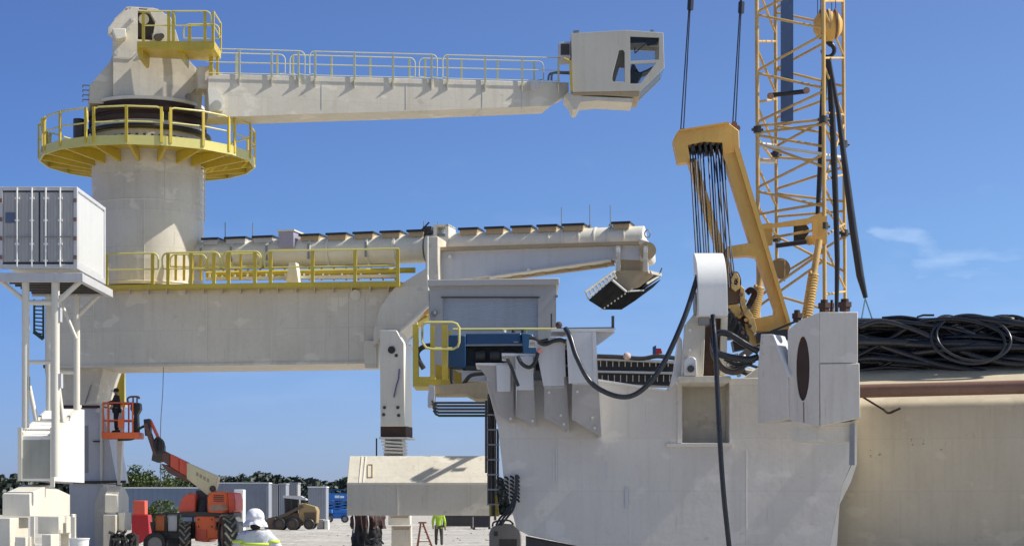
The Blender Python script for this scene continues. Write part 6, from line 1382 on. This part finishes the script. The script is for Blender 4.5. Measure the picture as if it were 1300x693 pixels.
# ================================================================== PEOPLE
def skin_obj(name, verts, radii, edges, m, parent, lv=2):
    me = bpy.data.meshes.new(name + '_cage'); me.from_pydata([tuple(v) for v in verts], edges, []); me.update()
    o = bpy.data.objects.new(name + '_cage', me); COL.objects.link(o)
    md = o.modifiers.new('s', 'SKIN'); sub = o.modifiers.new('u', 'SUBSURF'); sub.levels = sub.render_levels = lv
    for i, r_ in enumerate(radii):
        sv = me.skin_vertices[0].data[i]; sv.radius = r_ if isinstance(r_, tuple) else (r_, r_); sv.use_root = (i == 0)
    dg = bpy.context.evaluated_depsgraph_get(); dg.update()
    ev = bpy.data.meshes.new_from_object(o.evaluated_get(dg)); ev.name = name
    bpy.data.objects.remove(o)
    ev.materials.clear(); ev.materials.append(m)
    base = root_loc(parent)
    for p in ev.polygons: p.use_smooth = True
    n = bpy.data.objects.new(name, ev); COL.objects.link(n); n.parent = parent
    return n
def person(label, base, yaw, arms, legs, mats, hat, lean=0.0, H=1.76, group=None, cut=0):
    """arms: ((elbow, hand) left, right) and legs ((knee, foot) ...) in body space: x = body's right to left, y = forward, z up"""
    t = thing('person', label, 'person', base, group)
    skin, top, low, shoe = mats
    ML = Matrix.Rotation(yaw, 4, 'Z')
    def w(v): return ML @ Vector(v)
    s = H / 1.76; ln = lambda z: lean * max(0, z - .95)
    pelvis = (0, 0, .95 * s); spine = (0, ln(1.2), 1.18 * s); chest = (0, ln(1.4), 1.34 * s); neck = (0, ln(1.5) + .01, 1.50 * s); head = (0, ln(1.6) + .03, 1.60 * s); crown = (0, ln(1.7) + .03, 1.70 * s)
    V = [pelvis, spine, chest, neck, head, crown]; Rd = [(.10, .07), (.09, .065), (.10, .07), .05, (.078, .095), .06]; E = [(0, 1), (1, 2), (2, 3), (3, 4), (4, 5)]
    shirtV = [pelvis, spine, chest, (0, ln(1.47), 1.455 * s)]; shirtR = [(.15, .115), (.145, .11), (.165, .12), (.08, .075)]; shirtE = [(0, 1), (1, 2), (2, 3), (0, 4)]; shirtV.append((0, 0, .85 * s)); shirtR.append((.15, .12))
    trV = [(0, 0, .97 * s)]; trR = [(.15, .12)]; trE = []
    for sd_, (el, hd_) in zip((-1, 1), arms):
        sh_ = (sd_ * .185 * s, ln(1.42), 1.41 * s); i = len(V)
        V += [sh_, el, hd_]; Rd += [.04, .034, .028]; E += [(2, i), (i, i + 1), (i + 1, i + 2)]
        # palm and fingers
        hv = Vector(hd_); dv_ = (hv - Vector(el)).normalized(); sdv = dv_.cross(Vector((0, 0, 1)))
        sdv = sdv.normalized() if sdv.length > .1 else Vector((0, 1, 0)); V += [tuple(hv + dv_ * .08)]; Rd += [(.038, .018)]; E += [(i + 2, i + 3)]
        for f_, off_ in enumerate((-.030, -.010, .010, .030)):
            j = len(V); V += [tuple(hv + dv_ * .12 + sdv * off_), tuple(hv + dv_ * (.155 + .01 * (f_ in (1, 2))) + sdv * off_ * 1.1 - Vector((0, 0, .01)))]; Rd += [.009, .008]; E += [(i + 3, j), (j, j + 1)]
        j = len(V); V += [tuple(hv + dv_ * .05 + sdv * -.05), tuple(hv + dv_ * .09 + sdv * -.065)]; Rd += [.011, .009]; E += [(i + 2, j), (j, j + 1)]
        k = len(shirtV); e1 = Vector(sh_).lerp(Vector(el), 1.0); e2 = Vector(el).lerp(hv, .93)
        shirtV += [sh_, tuple(e1), tuple(e2)]; shirtR += [.082, .062, .048]; shirtE += [(2, k), (k, k + 1), (k + 1, k + 2)]
    for sd_, (kn, ft) in zip((-1, 1), legs):
        hp_ = (sd_ * .095 * s, 0, .88 * s); i = len(V)
        V += [hp_, kn, (ft[0], ft[1], ft[2] + .08)]; Rd += [.075, .055, .04]; E += [(0, i), (i, i + 1), (i + 1, i + 2)]
        k = len(trV); trV += [hp_, kn, (ft[0], ft[1], ft[2] + .09)]; trR += [.105, .078, .066]; trE += [(0, k), (k, k + 1), (k + 1, k + 2)]
        q = MB(); f0 = Vector(ft)
        q.tube([w(f0 + Vector((0, -.09, .05))), w(f0 + Vector((0, .0, .055))), w(f0 + Vector((0, .12, .04))), w(f0 + Vector((0, .17, .03)))], .05, 12, radii=[.04, .055, .045, .02]); q.v = [v + Vector(base) for v in q.v]; build(q, 'boot', shoe, t)
    body = skin_obj('body', [w(v) for v in V], Rd, E, skin, t)
    skin_obj('shirt', [w(v) for v in shirtV], shirtR, shirtE, top, t)
    skin_obj('trousers', [w(v) for v in trV], trR, trE, low, t)
    # face and ears
    q = MB(); hv = Vector(head); b0 = Vector(base)
    q.sphere(b0 + w(hv + Vector((0, .095, -.005))), .016, 8, sc=(1, 1.2, 1.4))
    for sx_ in (-1, 1): q.sphere(b0 + w(hv + Vector((sx_ * .082, 0, 0))), .026, 8, sc=(.5, 1, 1.3))
    build(q, 'face', skin, t)
    q = MB()
    for sx_ in (-1, 1): q.sphere(b0 + w(hv + Vector((sx_ * .03, .085, .02))), .011, 8)
    q.obox(b0 + w(hv + Vector((0, .09, -.045))), w(Vector((.022, 0, 0))), w(Vector((0, .006, 0))), Vector((0, 0, .004))); build(q, 'eyes_and_mouth', DARKCLOTH, t)
    hc = b0 + w(Vector(crown) + Vector((0, -.01, -.025)))
    return t, hc, w
L0 = ((.0 - .1, .02, .5), (-.1, 0, 0)); 
# worker in the basket, facing left (-X)
t, hc, w = person('dark clothed worker with cap standing in the lift basket', Vector((X_(149, 69), 69 - .1, Z_(549, 69))), R(90), (((-.24, .08, 1.12), (-.22, .34, 1.05)), ((.24, .08, 1.12), (.2, .36, 1.08))), (((-.1, .03, .5), (-.1, -.05, 0)), ((.11, .06, .5), (.12, .05, 0))), (SKIN, DARKCLOTH, DARKCLOTH, BLACK), 'cap', H=1.62)
q = MB(); q.sphere(hc, .115, 16, sc=(.9, .95, .75)); q.obox(hc + w(Vector((0, .13, -.02))), w(Vector((.07, 0, 0))), w(Vector((0, .06, 0))), Vector((0, 0, .008))); build(q, 'cap', DARKCLOTH, t)
# hi-vis worker beyond the counterweight, back to the camera, walking away
t, hc, w = person('worker in lime shirt and dark trousers walking past the step ladder', Vector((X_(557, 84), 84, 0)), R(0), (((-.27, .05, 1.12), (-.26, .2, .92)), ((.27, -.02, 1.12), (.28, .08, .88))), (((-.12, .1, .5), (-.12, .18, 0)), ((.13, .02, .5), (.14, -.12, 0))), (SKIN, LIME, GREYCLOTH, BLACK), 'hat')
q = MB(); q.sphere(hc, .13, 16, sc=(.95, 1.1, .8)); build(q, 'hard_hat', HAT, t)
# worker at the bottom edge, back to the camera
Yw = 27.0
t, hc, w = person('worker seen from behind in white shirt with yellow bands and white hard hat', Vector((X_(325, Yw), Yw, -.05)), R(-6), (((-.33, .06, 1.14), (-.26, .30, 1.06)), ((.33, .06, 1.14), (.26, .30, 1.06))), (((-.1, .03, .5), (-.12, 0, 0)), ((.1, .03, .5), (.12, 0, 0))), (SKIN, WCLOTH, GREYCLOTH, BLACK), 'hat', H=1.70)
hx = hc + Vector((-.02, 0, .02))
q = MB(); n = 48; rows = 26; vs = []
# soft white hood worn over a hard hat: a dome that gathers above the ears and falls as a loose neck cloth
for i in range(rows + 1):
    u = i / rows
    if u < .5:
        ph_ = (u / .5) * pi / 2; r0 = .128 * sin(ph_) ** .8; z_ = .125 * cos(ph_) - .01
    else:
        v_ = (u - .5) / .5; r0 = .128 - .020 * sin(pi * min(1, v_ * 1.6)) + .028 * v_; z_ = -.01 - .145 * v_
    for k in range(n):
        a = 2 * pi * k / n; side = 1 + .22 * max(0, cos(a - .25)) ** 4 * (1 if u > .45 else 0) * min(1, (u - .45) * 4) + .12 * max(0, -cos(a)) ** 4 * (1 if u > .5 else 0)
        wv = 1 + (.07 * mn.fractal(Vector((cos(a) * 2.2, sin(a) * 2.2, z_ * 14)), .9, 2.0, 4) + .05 * u * sin(a * 7 + z_ * 20)) * min(1, u * 2.2)
        lift = .045 * max(0, -sin(a)) ** 6 * max(0, u - .8) * 5
        vs.append(hx + Vector((r0 * side * wv * cos(a), r0 * wv * 1.02 * sin(a), z_ + lift)))
q.add(vs, [(i * n + k, i * n + (k + 1) % n, (i + 1) * n + (k + 1) % n, (i + 1) * n + k) for i in range(rows) for k in range(n) if not (i > rows * .55 and .38 * pi / 2 > abs(2 * pi * k / n - pi / 2))], 0, True)
o = build(q, 'hood', mat('white_hood_cloth', (.66, .67, .72), .9, dirt=.2, streak=0, scale=7, bump=.9), t); sm_ = o.modifiers.new('th', 'SOLIDIFY'); sm_.thickness = .005
q = MB(); q.sphere(hx + Vector((.01, -.035, -.145)), .065, 14, sc=(1.15, .9, .75)); build(q, 'dark_hair', DARKCLOTH, t)
for ch_ in t.children:
    if ch_.name.startswith('shirt'):
        for v in ch_.data.vertices:
            p_ = v.co; n_ = v.normal; f_ = .012 + .012 * mn.fractal(Vector((p_.x * 9, p_.y * 9, p_.z * 3.5)), .9, 2.0, 4) + .004 * sin(p_.x * 60 + p_.z * 12)
            v.co = p_ + n_ * f_
q = MB(); bx_ = Vector((X_(325, Yw), Yw, -.05))
def band(z_, rx, ry, hgt, m, nm):
    q = MB(); vs = []; n = 36
    for k in range(n):
        a = 2 * pi * k / n; 
        for dz, f_ in ((-hgt, 1.0), (hgt, .985)): vs.append(bx_ + Vector((rx * f_ * cos(a), ry * f_ * sin(a), z_ + dz)))
    q.add(vs, [(2 * k, 2 * ((k + 1) % n), 2 * ((k + 1) % n) + 1, 2 * k + 1) for k in range(n)], 0, True); o = build(q, nm, m, t); s_ = o.modifiers.new('th', 'SOLIDIFY'); s_.thickness = .004
BAND = mat('fluorescent_band', (.62, .80, .08), .6, dirt=.15, streak=0)
band(1.245, .225, .175, .018, BAND, 'reflective_band'); 
for sd_ in (-1, 1):
    q = MB(); c0_ = bx_ + Vector((sd_ * .235, .02, 1.28)); vs = []; n = 20
    for k in range(n):
        a = 2 * pi * k / n
        for dz in (-.022, .022): vs.append(c0_ + Vector((.106 * cos(a) - dz * sd_ * .35, .106 * sin(a), dz)))
    q.add(vs, [(2 * k, 2 * ((k + 1) % n), 2 * ((k + 1) % n) + 1, 2 * k + 1) for k in range(n)], 0, True); o = build(q, 'reflective_band', BAND, t); s_ = o.modifiers.new('th', 'SOLIDIFY'); s_.thickness = .004
